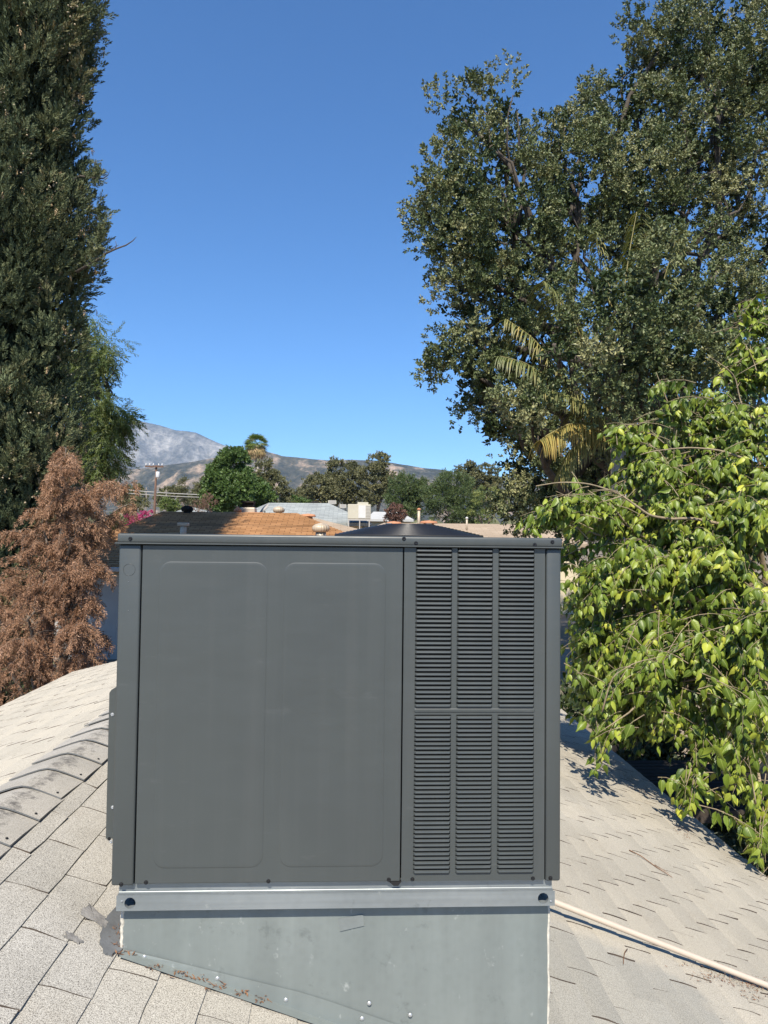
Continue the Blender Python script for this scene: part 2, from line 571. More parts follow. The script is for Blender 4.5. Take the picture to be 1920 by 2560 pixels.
def massif(name, prof, v_crest, v_foot, m, seed, amp, fx):
    """terrain whose skyline passes through the profile points (photo px), with spurs and ravines running down to v_foot"""
    px = np.linspace(prof[0][0], prof[-1][0], 470)
    py = np.interp(px, [p[0] for p in prof], [p[1] for p in prof])
    nt_ = 62
    t = np.linspace(0, 1, nt_)
    rows = []
    crest = np.array([P(a, b, v_crest) for a, b in zip(px, py)])
    for k, tk in enumerate(t):
        y = v_crest + (v_foot - v_crest) * tk
        x = crest[:, 0] * (1 - 0.12 * tk)
        base = gz(x, y)
        h = crest[:, 2] - gz(x, v_crest)
        fall = (1 - tk) ** 1.25
        spur = fbm(x / fx + 40, np.full_like(x, tk * 3.0 + 9), seed, 6, True) - 0.55
        det = fbm(x / (fx * 0.22) + 10, np.full_like(x, tk * 14.0), seed + 20, 4) - 0.5
        z = base + h * fall + amp * h * spur * np.sin(math.pi * min(1, tk * 1.25 + 0.03)) * 1.0 + 0.06 * h * det * min(1, tk * 8 + 0.12)
        z = np.where(z < base - 3, base - 3, z)
        rows.append(np.stack([x, np.full_like(x, y) + 300 * (fbm(x / fx + 3, np.full_like(x, tk * 2.0), seed + 9, 3) - 0.5) * math.sin(math.pi * tk), z], -1))
    # back slope, so the hill is a solid
    back = rows[0].copy(); back[:, 1] += (v_crest - v_foot) * 0.25; back[:, 2] = gz(back[:, 0], back[:, 1]) - 5
    rows = [back] + rows
    V = np.concatenate(rows)
    n = len(px)
    j, i = np.meshgrid(np.arange(len(rows) - 1), np.arange(n - 1), indexing='ij')
    a = (j * n + i).ravel()
    T = np.concatenate([np.stack([a, a + n, a + n + 1], 1), np.stack([a, a + n + 1, a + 1], 1)])
    return tag(tri_mesh(name, V, T, m, smooth=True), kind='structure')


def mountain_mat(name, dark, mid, light, s1, s2, lo, hi):
    m, nt, b = new_mat(name)
    p = wpos(nt)
    q = wpos(nt, (1, 0.35, 0.45))
    c = ramp(nt, noise(nt, q, s1, 8, 0.68), [(lo - 0.10, dark), (lo, mid), (hi, light)])
    f = ramp(nt, noise(nt, p, s2, 5, 0.7), [(0.38, (0.62,) * 3), (0.62, (1.25,) * 3)])
    nt.links.new(mix(nt, 0.9, c, f, 'MULTIPLY'), b.inputs['Base Color'])
    b.inputs['Roughness'].default_value = 1.0
    b.inputs['Specular IOR Level'].default_value = 0.0
    bump(nt, b, noise(nt, q, s1 * 2.5, 7, 0.7), 0.8, 15.0)
    return m


massif('mountain', [(-900, 1120), (-500, 1085), (-200, 1098), (60, 1080), (200, 1074), (290, 1060), (332, 1053), (370, 1056), (402, 1066), (440, 1076), (490, 1082), (522, 1097), (560, 1113), (610, 1128), (660, 1142), (760, 1175), (1000, 1215)],
       5200, 3500, mountain_mat('granite_mountainside', (0.11, 0.11, 0.105), (0.175, 0.168, 0.16), (0.38, 0.36, 0.33), 0.0065, 0.03, 0.52, 0.70), 31, 0.30, 330)
massif('foothill', [(-1200, 1195), (-300, 1180), (100, 1170), (230, 1166), (290, 1171), (350, 1174), (440, 1159), (500, 1150), (560, 1140), (600, 1131), (668, 1131), (690, 1136), (706, 1141), (750, 1144), (794, 1150), (838, 1153), (870, 1150), (914, 1151), (945, 1152), (978, 1158), (1020, 1163), (1054, 1171), (1092, 1174), (1136, 1181), (1230, 1190), (1500, 1198), (2200, 1180), (3200, 1190)],
       2700, 1500, mountain_mat('chaparral_hillside', (0.055, 0.056, 0.045), (0.10, 0.092, 0.07), (0.37, 0.275, 0.20), 0.012, 0.07, 0.52, 0.66), 57, 0.38, 200)

# ------------------------------------------------------------------ own house: gable roof of three-tab shingles
PITCHK = 0.355
RU, RH = -1.16, 0.908                      # ridge line: x and drop below the eye
CO = 1 / math.sqrt(1 + PITCHK ** 2); SI = PITCHK * CO
EAVE_R, EAVE_L = 2.95, -3.5
V0, VEND = -1.2, 11.6                      # shingled range along the ridge
RZ = 5.0 - RH


def roof_pt(side, s, v, n):
    """s metres down the slope from the ridge, v along it, n out of the surface"""
    return np.stack([RU + side * (s * CO + n * SI), v + 0 * s, RZ - s * SI + n * CO], -1)


def vmax_left(s):
    return 6.6 + (9.2 - 6.6) * (s * CO) / (RU - EAVE_L)


house = thing('house', (0.0, 3.0, 0.0), 'low house whose pale shingled gable roof carries the grey air conditioner', 'house')
# deck under the shingles
dk = []
for side, eave, vb in ((1, EAVE_R, (VEND, VEND)), (-1, EAVE_L, (6.6, 9.2))):
    sl = abs(eave - RU) / CO
    q = [roof_pt(side, np.array(0.0), -5.0, -0.004), roof_pt(side, np.array(sl), -5.0, -0.004), roof_pt(side, np.array(sl), vb[1], -0.004), roof_pt(side, np.array(0.0), vb[0], -0.004)]
    if side < 0: q = q[::-1]
    nn = np.array([side * SI, 0, CO]) * -0.05
    dk.append(prism(q, (0, 0, 0), nn))
part('roof_deck', dk[0], M['felt'], house)
part('roof_deck', dk[1], M['felt'], house)
# walls, fascia, drip edge
zr, zl = RZ - (EAVE_R - RU) * PITCHK, RZ - (RU - EAVE_L) * PITCHK
part('wall', box(2.35, 2.5, -4.6, 11.2, 0, zr + 0.06), M['stucco_own'], house)
part('wall', box(-3.2, -3.05, -4.6, 8.9, 0, zl + 0.06), M['stucco_own'], house)
part('wall', prism([(-3.05, 6.35, 0), (2.35, 6.35, 0), (2.35, 6.35, zr + 0.1), (RU, 6.35, RZ - 0.12), (-3.05, 6.35, zl + 0.1)], (0, 0, 0), (0, 0.15, 0)), M['stucco_own'], house)
part('wall', prism([(-3.05, -4.6, 0), (2.35, -4.6, 0), (2.35, -4.6, zr + 0.1), (RU, -4.6, RZ - 0.12), (-3.05, -4.6, zl + 0.1)], (0, 0, 0), (0, 0.15, 0)), M['stucco_own'], house)
part('fascia', box(EAVE_R - 0.045, EAVE_R - 0.005, -5, VEND, zr - 0.19, zr - 0.04), M['drip'], house)
part('fascia', box(EAVE_L + 0.005, EAVE_L + 0.045, -5, 9.2, zl - 0.19, zl - 0.04), M['drip'], house)
for side, eave, vb in ((1, EAVE_R, VEND), (-1, EAVE_L, 9.2)):
    sl = abs(eave - RU) / CO
    q = [roof_pt(side, np.array(sl - 0.05), -5.0, 0.0012), roof_pt(side, np.array(sl + 0.012), -5.0, 0.0012), roof_pt(side, np.array(sl + 0.012), vb, 0.0012), roof_pt(side, np.array(sl - 0.05), vb, 0.0012)]
    part('drip_edge', prism(q if side > 0 else q[::-1], (0, 0, 0), np.array([0, 0, -0.02])), M['drip'], house)
# rake board on the far edge of the left slope
rk = [roof_pt(-1, np.array(s), vmax_left(s), 0.0) for s in (0.0, abs(EAVE_L - RU) / CO)]
part('rake_board', prism([rk[0] + (0, 0.004, 0), rk[1] + (0, 0.004, 0), rk[1] + (0, 0.03, 0), rk[0] + (0, 0.03, 0)], (0, 0, 0), (0, 0, -0.14)), M['drip'], house)

EXPO, TABW = 0.127, 0.281
NT_, NW_ = 4, 3
tabs = []
UNIT_U0, UNIT_U1, UNIT_V = -0.618, 0.572, 1.92
for side, eave in ((1, EAVE_R), (-1, EAVE_L)):
    sl = abs(eave - RU) / CO
    ncourse = int((sl - 0.02) / EXPO)
    for i in range(1, ncourse + 1):
        s0 = 0.079 + (i - 1) * EXPO
        s1 = min(s0 + EXPO, sl + 0.008)
        if i == ncourse or sl - s1 < 0.05: s1 = sl + 0.008
        if s0 > sl - 0.05: break
        off = (2.429 + (i - 17) * 0.1165) % TABW + random.uniform(-0.006, 0.006) + (0.09 if side < 0 else 0)
        js = np.arange(int(V0 / TABW) - 1, int(VEND / TABW) + 2)
        edges = js * TABW + off + rng.normal(0, 0.004, len(js))
        wide = 0.0042 if (side > 0 and s0 < 1.2) else 0.0088
        gaps = np.clip(rng.normal(wide, wide * 0.25, len(js)), 0.0025, 0.0115)
        if wide > 0.005: gaps = np.where(edges < 2.9, gaps * 0.62, gaps)
        gaps = np.where((edges > 2.6) & (wide < 0.005), gaps * 1.6, gaps)
        wig = rng.normal(0, 0.0028, (len(js), NT_ + 1)).cumsum(1) * np.linspace(0.4, 1, NT_ + 1)
        lean = rng.normal(0, 0.004, len(js))
        for k in range(len(js) - 1):
            t = np.linspace(0, 1, NT_ + 1)
            a = edges[k] + wig[k] + lean[k] * t + gaps[k] / 2
            b_ = edges[k + 1] + wig[k + 1] + lean[k + 1] * t - gaps[k + 1] / 2
            w = np.linspace(0, 1, NW_ + 1)
            vv = a[:, None] * (1 - w) + b_[:, None] * w
            ss = np.broadcast_to((s0 + (s1 - s0) * t)[:, None], vv.shape).copy()
            edge_wob = rng.normal(0, 0.0016, NW_ + 1)
            ss[-1] += edge_wob
            curl = abs(rng.normal(0, 0.0022)); hump = rng.uniform(0.001, 0.0038)
            nn = 0.0012 + 0.0048 * t[:, None] + hump * np.sin(math.pi * t[:, None] ** 0.8) - 0.4 * hump * t[:, None] ** 4 + curl * t[:, None] ** 3 * (2 * w - 1)[None] ** 2 + rng.normal(0, 0.0003, vv.shape)
            if side < 0:
                lim = vmax_left(ss)
                if (vv > lim).all(): continue
                vv = np.minimum(vv, lim)
            elif vv.min() > VEND: continue
            uc, vc = RU + side * s0 * CO, (a[0] + b_[0]) / 2
            if side > 0 and UNIT_U0 + 0.10 < uc < UNIT_U1 - 0.16 and 2.15 < vc < 2.95: continue
            top = roof_pt(side, ss, vv, nn).reshape(-1, 3)
            bot = roof_pt(side, ss, vv, np.full_like(nn, -0.001)).reshape(-1, 3)
            W = NW_ + 1
            rim = [NT_ * W + c for c in range(W)]                      # lower lip
            left = [r * W for r in range(NT_ + 1)]
            right = [r * W + NW_ for r in range(NT_ + 1)]
            V = list(top); F = []; MI = []
            for r in range(NT_):
                for c in range(NW_):
                    q = (r * W + c, (r + 1) * W + c, (r + 1) * W + c + 1, r * W + c + 1)
                    F.append(q if side > 0 else q[::-1]); MI.append(0)
            for chain in (rim, left, right):
                n0 = len(V)
                V += [bot[x] for x in chain]
                for r in range(len(chain) - 1):
                    F.append((chain[r], chain[r + 1], n0 + r + 1, n0 + r)); MI.append(0 if chain is rim else 1)
            c3 = top.mean(0)
            pr = proj(c3)
            vis = -60 < pr[0] < 1980 and -60 < pr[1] < 2620 and pr[2] > 0.3
            hid = 290 < pr[0] < 1400 and pr[1] < 2260
            tabs.append((( -1 if (vis and not hid) else 1), c3[1] ** 2 + c3[0] ** 2 * 0.3, V, F, MI))
order = sorted(range(len(tabs)), key=lambda k: (tabs[k][0], tabs[k][1]))
for k in order[:300]:
    o = part('shingle', (tabs[k][2], tabs[k][3]), M['shingle'], house)
    o.data.materials.append(M['felt'])
    o.data.polygons.foreach_set('material_index', tabs[k][4])
    a = o.data.attributes.new('tone', 'FLOAT', 'POINT'); a.data.foreach_set('value', np.full(len(tabs[k][2]), rng.random(), np.float32))
rest = cat_(*[(tabs[k][2], tabs[k][3]) for k in order[300:]])
o = part('shingle_field', rest, M['shingle'], house, kind='stuff')
o.data.materials.append(M['felt'])
o.data.polygons.foreach_set('material_index', sum([tabs[k][4] for k in order[300:]], []))
a = o.data.attributes.new('tone', 'FLOAT', 'POINT'); a.data.foreach_set('value', np.concatenate([np.full(len(tabs[k][2]), rng.random(), np.float32) for k in order[300:]]))

# ridge caps bent over the ridge
CAPX = 0.195
for k in range(38):
    va = -0.7 + k * CAPX
    if va > 6.5: break
    L = CAPX + 0.03
    cross = np.array([-0.150, -0.112, -0.07, -0.03, 0.0, 0.03, 0.07, 0.112, 0.150]) + 0.0
    sk = random.uniform(-0.007, 0.007)
    rows = []
    for t in np.linspace(0, 1, 4):
        v = va + L * t + 0.012 * np.sin(np.linspace(0.2, 2.9, 9)) * (1 - t)
        lift = 0.011 * (1 - t) + 0.000 + 0.003 * math.sin(math.pi * t)
        x = RU + cross * CO + sk * (1 - t)
        z = RZ - np.sqrt(cross ** 2 + 0.028 ** 2) * SI + 0.008 + lift
        rows.append(np.stack([x, v, z], -1))
    top = np.concatenate(rows)
    under = top - (0, 0, 0.0055)
    V = list(top) + list(under); F = []
    for r in range(3):
        for c in range(8):
            a = r * 9 + c
            F.append((a, a + 1, a + 10, a + 9))
    n0 = 36
    for c in range(8): F.append((c + 1, c, n0 + c, n0 + c + 1))
    for r in range(3):
        a = r * 9
        F.append((a, a + 9, n0 + a + 9, n0 + a)); a += 8
        F.append((a + 9, a, n0 + a, n0 + a + 9))
    cp = part('ridge_cap', (V, F), M['ridge'], house)
    cp.data.materials.append(M['lead'])
    for fi in range(24, 32): cp.data.polygons[fi].material_index = 1  # front lip coloured grey in place of the overlap shadow
    if 1.0 < va < 5:
        nx, nz = RU + 0.118 + sk, RZ - 0.118 * SI / CO + 0.0205
        part('nail', lathe([(0.0, 0.0015), (0.004, 0.001), (0.0045, -0.006)], (nx, va + 0.03, nz), 8), M['screw'], cp)

# ------------------------------------------------------------------ roof curb
CU0, CU1, CV0, CV1 = -0.596, 0.548, 1.955, 3.15
roofz = lambda u: RZ - (u - RU) * PITCHK
CT = 5.0 - 0.982                                        # curb top
curb = thing('roof_curb', ((CU0 + CU1) / 2, (CV0 + CV1) / 2, roofz(0)), 'galvanised sheet metal curb wedged between the sloping shingles and the air conditioner', 'roof curb')
def wall_panel(u0, u1, y0, y1):
    return prism([(u0, y0, roofz(u0) - 0.06), (u1, y0, roofz(u1) - 0.06), (u1, y0, CT), (u0, y0, CT)], (0, 0, 0), (0, y1 - y0, 0))
part('front_panel', wall_panel(CU0, CU1, CV0, CV0 + 0.012), M['curb'], curb)
part('rear_panel', wall_panel(CU0, CU1, CV1 - 0.012, CV1), M['curb'], curb)
part('side_panel', box(CU0, CU0 + 0.012, CV0 + 0.013, CV1 - 0.013, roofz(CU0) - 0.06, CT), M['curb'], curb)
part('side_panel', box(CU1 - 0.012, CU1, CV0 + 0.013, CV1 - 0.013, roofz(CU1) - 0.06, CT), M['curb'], curb)
part('top_nailer', box(CU0 + 0.014, CU1 - 0.014, CV0 + 0.014, CV1 - 0.014, CT - 0.05, CT - 0.004), M['wood'], curb)
# flashing strip along the foot of the front, bent out on to the shingles
st = []
us = np.linspace(CU0 + 0.004, CU1 - 0.002, 18)
hh = 0.012 + 0.050 * np.clip((us - CU0) / 0.5, 0, 1)
V = [(u, CV0 - 0.0035, roofz(u) + h_) for u, h_ in zip(us, hh)] + [(u, CV0 - 0.006, roofz(u) + 0.012) for u in us] + [(u, CV0 - 0.035, roofz(u) + 0.0105) for u in us]
n = len(us)
F = [(i, i + 1, n + i + 1, n + i) for i in range(n - 1)] + [(n + i, n + i + 1, 2 * n + i + 1, 2 * n + i) for i in range(n - 1)]
part('foot_flashing', (V, [f[::-1] for f in F]), M['curb'], curb)
for px, py in ((362, 2390), (544, 2444), (715, 2497), (905, 2544), (923, 2506), (1025, 2535)):
    c = P(px, py, CV0)
    V, F = lathe([(0.0062, 0.0), (0.0058, 0.002), (0.0035, 0.0034), (0.0, 0.0040)], (0, 0, 0), 10)
    part('rivet', ([(c[0] + x, CV0 - z - 0.0035, c[2] + y) for x, y, z in V], F), M['bright'], curb, True)
pa = [P(845, 2297, CV0 - 0.0015), P(908, 2286, CV0 - 0.0015), P(910, 2314, CV0 - 0.0015), P(850, 2328, CV0 - 0.0015)]
part('tape_patch', prism(pa[::-1], (0, 0, 0), (0, -0.0012, 0)), M['patch'], curb)
# beads of caulk up both corners
for u, w0, zend in ((CU0 - 0.001, 0.011, roofz(CU0) + 0.0), (CU1 + 0.002, 0.008, roofz(CU1) - 0.02)):
    zs = np.linspace(CT - 0.01, zend, 22)
    pts = [(u + random.uniform(-0.0015, 0.0015), CV0 + 0.003, z) for z in zs]
    w0 *= 0.6
    part('caulk_bead', tube(pts, [w0 * random.uniform(0.7, 1.0) for _ in zs], 7), M['caulk'], curb, True)

# membrane flashing and mastic smears at the curb's left foot
def sheet(poly_uv, lift, th, name, m, parent=None, lab=None, cat=None, jag=0.0):
    pts = []
    k = len(poly_uv)
    for i in range(k):
        a, b_ = np.array(poly_uv[i]), np.array(poly_uv[(i + 1) % k])
        for t in np.linspace(0, 1, 5)[:-1]:
            q = a * (1 - t) + b_ * t + rng.normal(0, jag, 2)
            pts.append((q[0], q[1], roofz(q[0]) + lift))
    o = part(name, prism(pts, (0, 0, 0), (0, 0, -th)), m, parent)
    if lab: tag(o, lab, cat)
    return o


def on_roof(px, py):
    """(x, y) where the view ray through a photo pixel meets the right slope"""
    d = P(px, py, 1.0) - EYE
    t = (roofz(0) - EYE[2]) / (d[2] + PITCHK * d[0])
    q = EYE + d * t
    return (q[0], q[1])


sheet([on_roof(*p) for p in ((268, 2300), (300, 2268), (304, 2385), (280, 2398), (255, 2392), (248, 2345))], 0.013, 0.006, 'membrane_flashing', M['lead'], curb, None, None, 0.002)
sheet([on_roof(*p) for p in ((222, 2268), (240, 2290), (272, 2318), (262, 2330), (236, 2312), (203, 2292))], 0.0135, 0.006, 'mastic_smear', M['mastic'], house, None, None, 0.003)
sheet([on_roof(*p) for p in ((162, 2340), (182, 2345), (205, 2362), (196, 2368), (165, 2352))], 0.0125, 0.006, 'mastic_smear', M['mastic'], house, None, None, 0.003)

# ------------------------------------------------------------------ packaged air conditioner
v0 = UNIT_V
Zb, Zt = 5.0 - 0.918, 5.0 - 0.0245                     # bottom and top of the posts
UD = 1.27
ac = thing('air_conditioner', ((UNIT_U0 + UNIT_U1) / 2, v0 + UD / 2, CT), 'dark grey rooftop packaged air conditioner with louvred right side on galvanised rails', 'air conditioner')
X = lambda px, py: P(px, py, v0)[0]
Z = lambda px, py: P(px, py, v0)[2]
seamL, seamM, seamR = (X(353, 1500) + X(333, 2200)) / 2, (X(1010, 1400) + X(1001, 2190)) / 2, (X(1364, 1400) + X(1363, 2190)) / 2
g = 0.0016
# corner posts (front ones wrap round the corner)
def post(x0, x1, y0, y1, name='corner_post'):
    return part(name, box(x0, x1, y0, y1, Zb, Zt, 0.006, 3), M['paint'], ac, True)
pl = post(UNIT_U0, seamL - g, v0, v0 + 0.075)
pr_ = post(seamR + g, UNIT_U1, v0, v0 + 0.075)
post(UNIT_U0, UNIT_U0 + 0.09, v0 + UD - 0.075, v0 + UD)
post(UNIT_U1 - 0.09, UNIT_U1, v0 + UD - 0.075, v0 + UD)
part('rear_panel', box(UNIT_U0 + 0.092, UNIT_U1 - 0.092, v0 + UD - 0.03, v0 + UD - 0.004, Zb, Zt, 0.003), M['paint'], ac)
part('side_panel', box(UNIT_U0 + 0.004, UNIT_U0 + 0.03, v0 + 0.078, v0 + UD - 0.078, Zb, Zt, 0.003), M['paint'], ac)
part('side_panel', box(UNIT_U1 - 0.03, UNIT_U1 - 0.004, v0 + 0.078, v0 + UD - 0.078, Zb, Zt, 0.003), M['paint'], ac)
part('base_pan', box(UNIT_U0 + 0.035, UNIT_U1 - 0.035, v0 + 0.035, v0 + UD - 0.035, Zb + 0.002, Zb + 0.03), M['dark_in'], ac)
fp = part('front_panel', box(seamL + g, seamM - g, v0 + 0.0015, v0 + 0.028, Zb + 0.004, Zt - 0.001, 0.0025), M['paint'], ac)

def rounded_pad(x0, x1, z0, z1, r, y, out, bev):
    def ring(inset, yy):
        R = []
        rr = max(r - inset, 0.002)
        for cx, cz, a0 in ((x1 - r, z1 - r, 0), (x0 + r, z1 - r, 90), (x0 + r, z0 + r, 180), (x1 - r, z0 + r, 270)):
            for a in np.linspace(a0, a0 + 90, 9):
                R.append((cx + rr * math.cos(D2R(a)), yy, cz + rr * math.sin(D2R(a))))
        return R
    rings = [ring(0, y), ring(bev * 0.35, y - out * 0.75), ring(bev, y - out)]
    n = len(rings[0])
    V = sum(rings, [])
    F = [(k * n + i, k * n + (i + 1) % n, (k + 1) * n + (i + 1) % n, (k + 1) * n + i) for k in range(2) for i in range(n)]
    F.append(tuple(range(2 * n, 3 * n)))
    return V, [f[::-1] if len(f) == 4 else f[::-1] for f in F]


for a, b_ in ((397, 664), (709, 964)):
    part('embossed_pad', rounded_pad(X(a, 1450), X(b_ - 6, 2100), Z(480, 2171), Z(480, 1404), 0.032, v0 + 0.0012, 0.0009, 0.0075), M['paint'], fp)

# louvred panel: frame bars, then stamped louvres over a dark coil
lp = part('louvre_panel', cat_(), None, ac) if False else None
cols = [(X(1039, 1500), X(1130, 1500)), (X(1143, 1500), X(1232, 1500)), (X(1246, 1500), X(1336, 1500))]
zrows = [(Z(1180, 1371), Z(1180, 1768)), (Z(1180, 1787), Z(1180, 2182))]
lx0, lx1, lz0, lz1 = seamM + g, seamR - g, Zb + 0.004, Zt - 0.001
yf, yb = v0 + 0.0015, v0 + 0.004
bars = [box(lx0, cols[0][0], yf, yb, lz0, lz1), box(cols[2][1], lx1, yf, yb, lz0, lz1)]
for a, b_ in ((cols[0][1], cols[1][0]), (cols[1][1], cols[2][0])):
    bars.append(box(a, b_, yf, yb, lz0, lz1))
for a, b_ in cols:
    bars += [box(a, b_, yf, yb, zrows[0][0], lz1), box(a, b_, yf, yb, zrows[1][0], zrows[0][1]), box(a, b_, yf, yb, lz0, zrows[1][1])]
lpan = part('louvre_panel', cat_(*bars), M['paint'], ac)
part('stiffening_rib', rounded_pad(cols[0][0] - 0.002, cols[2][1] + 0.002, Z(1180, 1781), Z(1180, 1771), 0.004, yf - 0.0002, 0.002, 0.003), M['paint'], lpan)
part('condenser_coil', box(lx0 + 0.005, lx1 - 0.005, v0 + 0.03, v0 + 0.05, lz0 + 0.01, lz1 - 0.01), M['dark_in'], ac)
NL = 36
lmesh = {}
for ci, (a, b_) in enumerate(cols):
    for ri, (zt_, zb_) in enumerate(zrows):
        p_ = (zt_ - zb_) / NL
        w = b_ - a
        e, out = 0.0042, 0.0062
        zl_, zm_ = -p_ * 0.46, -p_ * 0.14
        A, B = (-0.0005, 0.0, 0.0), (w + 0.0005, 0.0, 0.0)
        A1, B1 = (e * 0.8, -out * 0.86, zm_), (w - e * 0.8, -out * 0.86, zm_)
        C, Dd = (e, -out, zl_), (w - e, -out, zl_)
        C2, D2 = (e, -out + 0.0002, zl_ - 0.0009), (w - e, -out + 0.0002, zl_ - 0.0009)
        E_, F_ = (-0.0005, 0.0, zl_ - 0.0016), (w + 0.0005, 0.0, zl_ - 0.0016)
        C3, D3 = (e, -out + 0.0012, zl_ - 0.0009), (w - e, -out + 0.0012, zl_ - 0.0009)
        A3, B3 = (e, 0.0016, -0.0006), (w - e, 0.0016, -0.0006)
        V = [A, B, C, Dd, C2, D2, E_, F_, C3, D3, A3, B3, A1, B1]
        F = [(0, 12, 13, 1), (12, 2, 3, 13), (2, 4, 5, 3), (0, 6, 12), (12, 6, 4, 2), (1, 13, 7), (13, 3, 5, 7), (4, 8, 9, 5), (8, 10, 11, 9)]
        me = bpy.data.meshes.new('louvre')
        me.from_pydata(V, [], F); me.update(); me.materials.append(M['paint'])
        for k in range(NL):
            o = bpy.data.objects.new('louvre', me)
            scene.collection.objects.link(o)
            o.parent = lpan
            o.location = tuple(np.array([a, yf - 0.0001, zt_ - k * p_ - 0.27 * p_]) - ORG[lpan.name])
            o.rotation_euler = (rng.normal(0, 0.012), 0, 0)

# lid with a turned-down skirt
lid = part('lid', box(UNIT_U0 - 0.004, UNIT_U1 + 0.002, v0 - 0.006, v0 + UD + 0.006, Zt + 0.003, 5.0 + 0.0045, 0.006, 3), M['paint'], ac, True)
part('lid_flange', box(UNIT_U0 - 0.009, UNIT_U1 + 0.004, v0 - 0.0105, v0 + UD + 0.010, Zt + 0.0005, Zt + 0.0045, 0.0012, 1), M['paint'], lid)

# fan guard: concentric wires over a dark disc
fc = P(1022, 1330, v0 + 0.72)
FX, FY, FZ = fc[0], v0 + 0.72, 5.0 + 0.0045
R0, HG = 0.272, 0.040
gz_of = lambda r: 0.006 + HG * (1 - (max(r - 0.075, 0) / (R0 - 0.075)) ** 1.12)
guard = None
rings = []
for r in np.linspace(0.084, R0, 15):
    pts = [(FX + r * math.cos(a), FY + r * math.sin(a), FZ + gz_of(r)) for a in np.linspace(0, 2 * math.pi, 57)]
    rings.append(tube(pts, 0.0032, 6, False))
guard = part('fan_guard', rings[-1], M['black'], ac, True)
for rg in rings[:-1]:
    part('guard_ring', rg, M['black'], guard, True)
for k in range(8):
    a = 2 * math.pi * k / 8 + 0.2
    pts = [(FX + r * math.cos(a), FY + r * math.sin(a), FZ + gz_of(r) - 0.005) for r in np.linspace(0.05, R0, 12)]
    part('guard_spoke', tube(pts, 0.003, 6), M['black'], guard, True)
part('guard_hub', lathe([(0.0, HG + 0.008), (0.07, HG + 0.007), (0.080, HG + 0.003), (0.080, HG - 0.006), (0.0, HG - 0.007)], (FX, FY, FZ), 32), M['black'], guard, True)
part('dark_well_disc', lathe([(R0 + 0.004, 0.0), (R0 + 0.004, 0.006), (R0 - 0.012, 0.0045), (R0 - 0.012, 0.0015), (0.0, 0.0012)], (FX, FY, FZ), 48), M['dark_in'], ac, True)  # flat disc on the lid; the open well's darkness is its colour
part('fan_motor', lathe([(0.07, 0.002), (0.07, 0.016), (0.05, 0.022), (0.0, 0.023)], (FX, FY, FZ), 24), M['black'], ac, True)
for k in range(3):
    a = 2 * math.pi * k / 3
    q = []
    for r, w in ((0.065, 0.05), (0.14, 0.08), (0.21, 0.08)):
        for s in (-1, 1):
            q.append((FX + r * math.cos(a) - s * w * math.sin(a), FY + r * math.sin(a) + s * w * math.cos(a), FZ + 0.007 + s * 0.004))
    part('fan_blade', (q, [(0, 1, 3, 2), (2, 3, 5, 4)]), M['black'], ac)
for sgn in (-1, 1):
    part('guard_clip', box(FX + sgn * 0.075 - 0.012, FX + sgn * 0.075 + 0.012, FY - 0.006, FY + 0.006, FZ + HG + 0.004, FZ + HG + 0.011, 0.002), M['black'], guard)

# screws
def screw(px, py, y, parent, m='screw', r=0.0037):
    c = P(px, py, y)
    V, F = lathe([(r, 0.0), (r * 1.05, 0.0016), (r * 0.75, 0.0034), (r * 0.72, 0.0028), (0.0, 0.0022)], (0, 0, 0), 6)
    V2, F2 = lathe([(r * 1.5, 0.0), (r * 1.5, 0.0008), (0.0, 0.001)], (0, 0, 0), 14)
    VF = cat_((V, F), (V2, F2))
    part('screw', ([(c[0] + x, y - z, c[2] + yy) for x, yy, z in VF[0]], VF[1]), M[m], parent)
for px, py in ((326, 1347), (1010, 1347), (1040, 1358), (1337, 1362), (1381, 1355)):
    screw(px, py, v0 - 0.006, lid)
for px, py, pp in ((303, 2211, pl), (365, 2206, fp), (671, 2203, fp), (972, 2199, fp), (1031, 2198, lpan), (1332, 2196, lpan), (1376, 2195, pr_)):
    screw(px, py, v0 + (0.0015 if pp in (fp, lpan) else 0.0), pp)
# knockout pressed into the left post
kc = P(323, 1424, v0)
pts = [(kc[0] + 0.0155 * math.cos(a), v0 - 0.0001, kc[2] + 0.0155 * math.sin(a)) for a in np.linspace(0, 2 * math.pi, 41)]
part('knockout_ring', tube(pts, 0.0007, 6, False), M['paint'], pl, True)
for px, py in ((322, 1454), (321, 1526)):
    c = P(px, py, v0)
    part('pin_hole', lathe([(0.0013, 0), (0.0, 0.0009)], (c[0], v0 - 0.0004, c[2]), 8), M['bright'], pl)
# electrical cover on the left side, seen edge on
ez1, ez0 = Z(285, 1735), Z(270, 2137)
ecx = UNIT_U0 - 0.049
cov = part('electrical_cover', prism([(UNIT_U0 + 0.002, v0 + 0.10, ez0), (ecx, v0 + 0.10, ez0), (ecx, v0 + 0.10, ez1 - 0.018), (ecx + 0.006, v0 + 0.10, ez1 - 0.010), (UNIT_U0 + 0.002, v0 + 0.10, ez1)], (0, 0, 0), (0, 0.32, 0)), M['paint'], ac)
for px, py, mm in ((281, 1786, 'bright'), (273, 2097, 'screw'), (282, 2018, 'bright'), (278, 2104, 'bright')):
    screw(px, py, v0 + 0.0995, cov, mm, 0.0032)

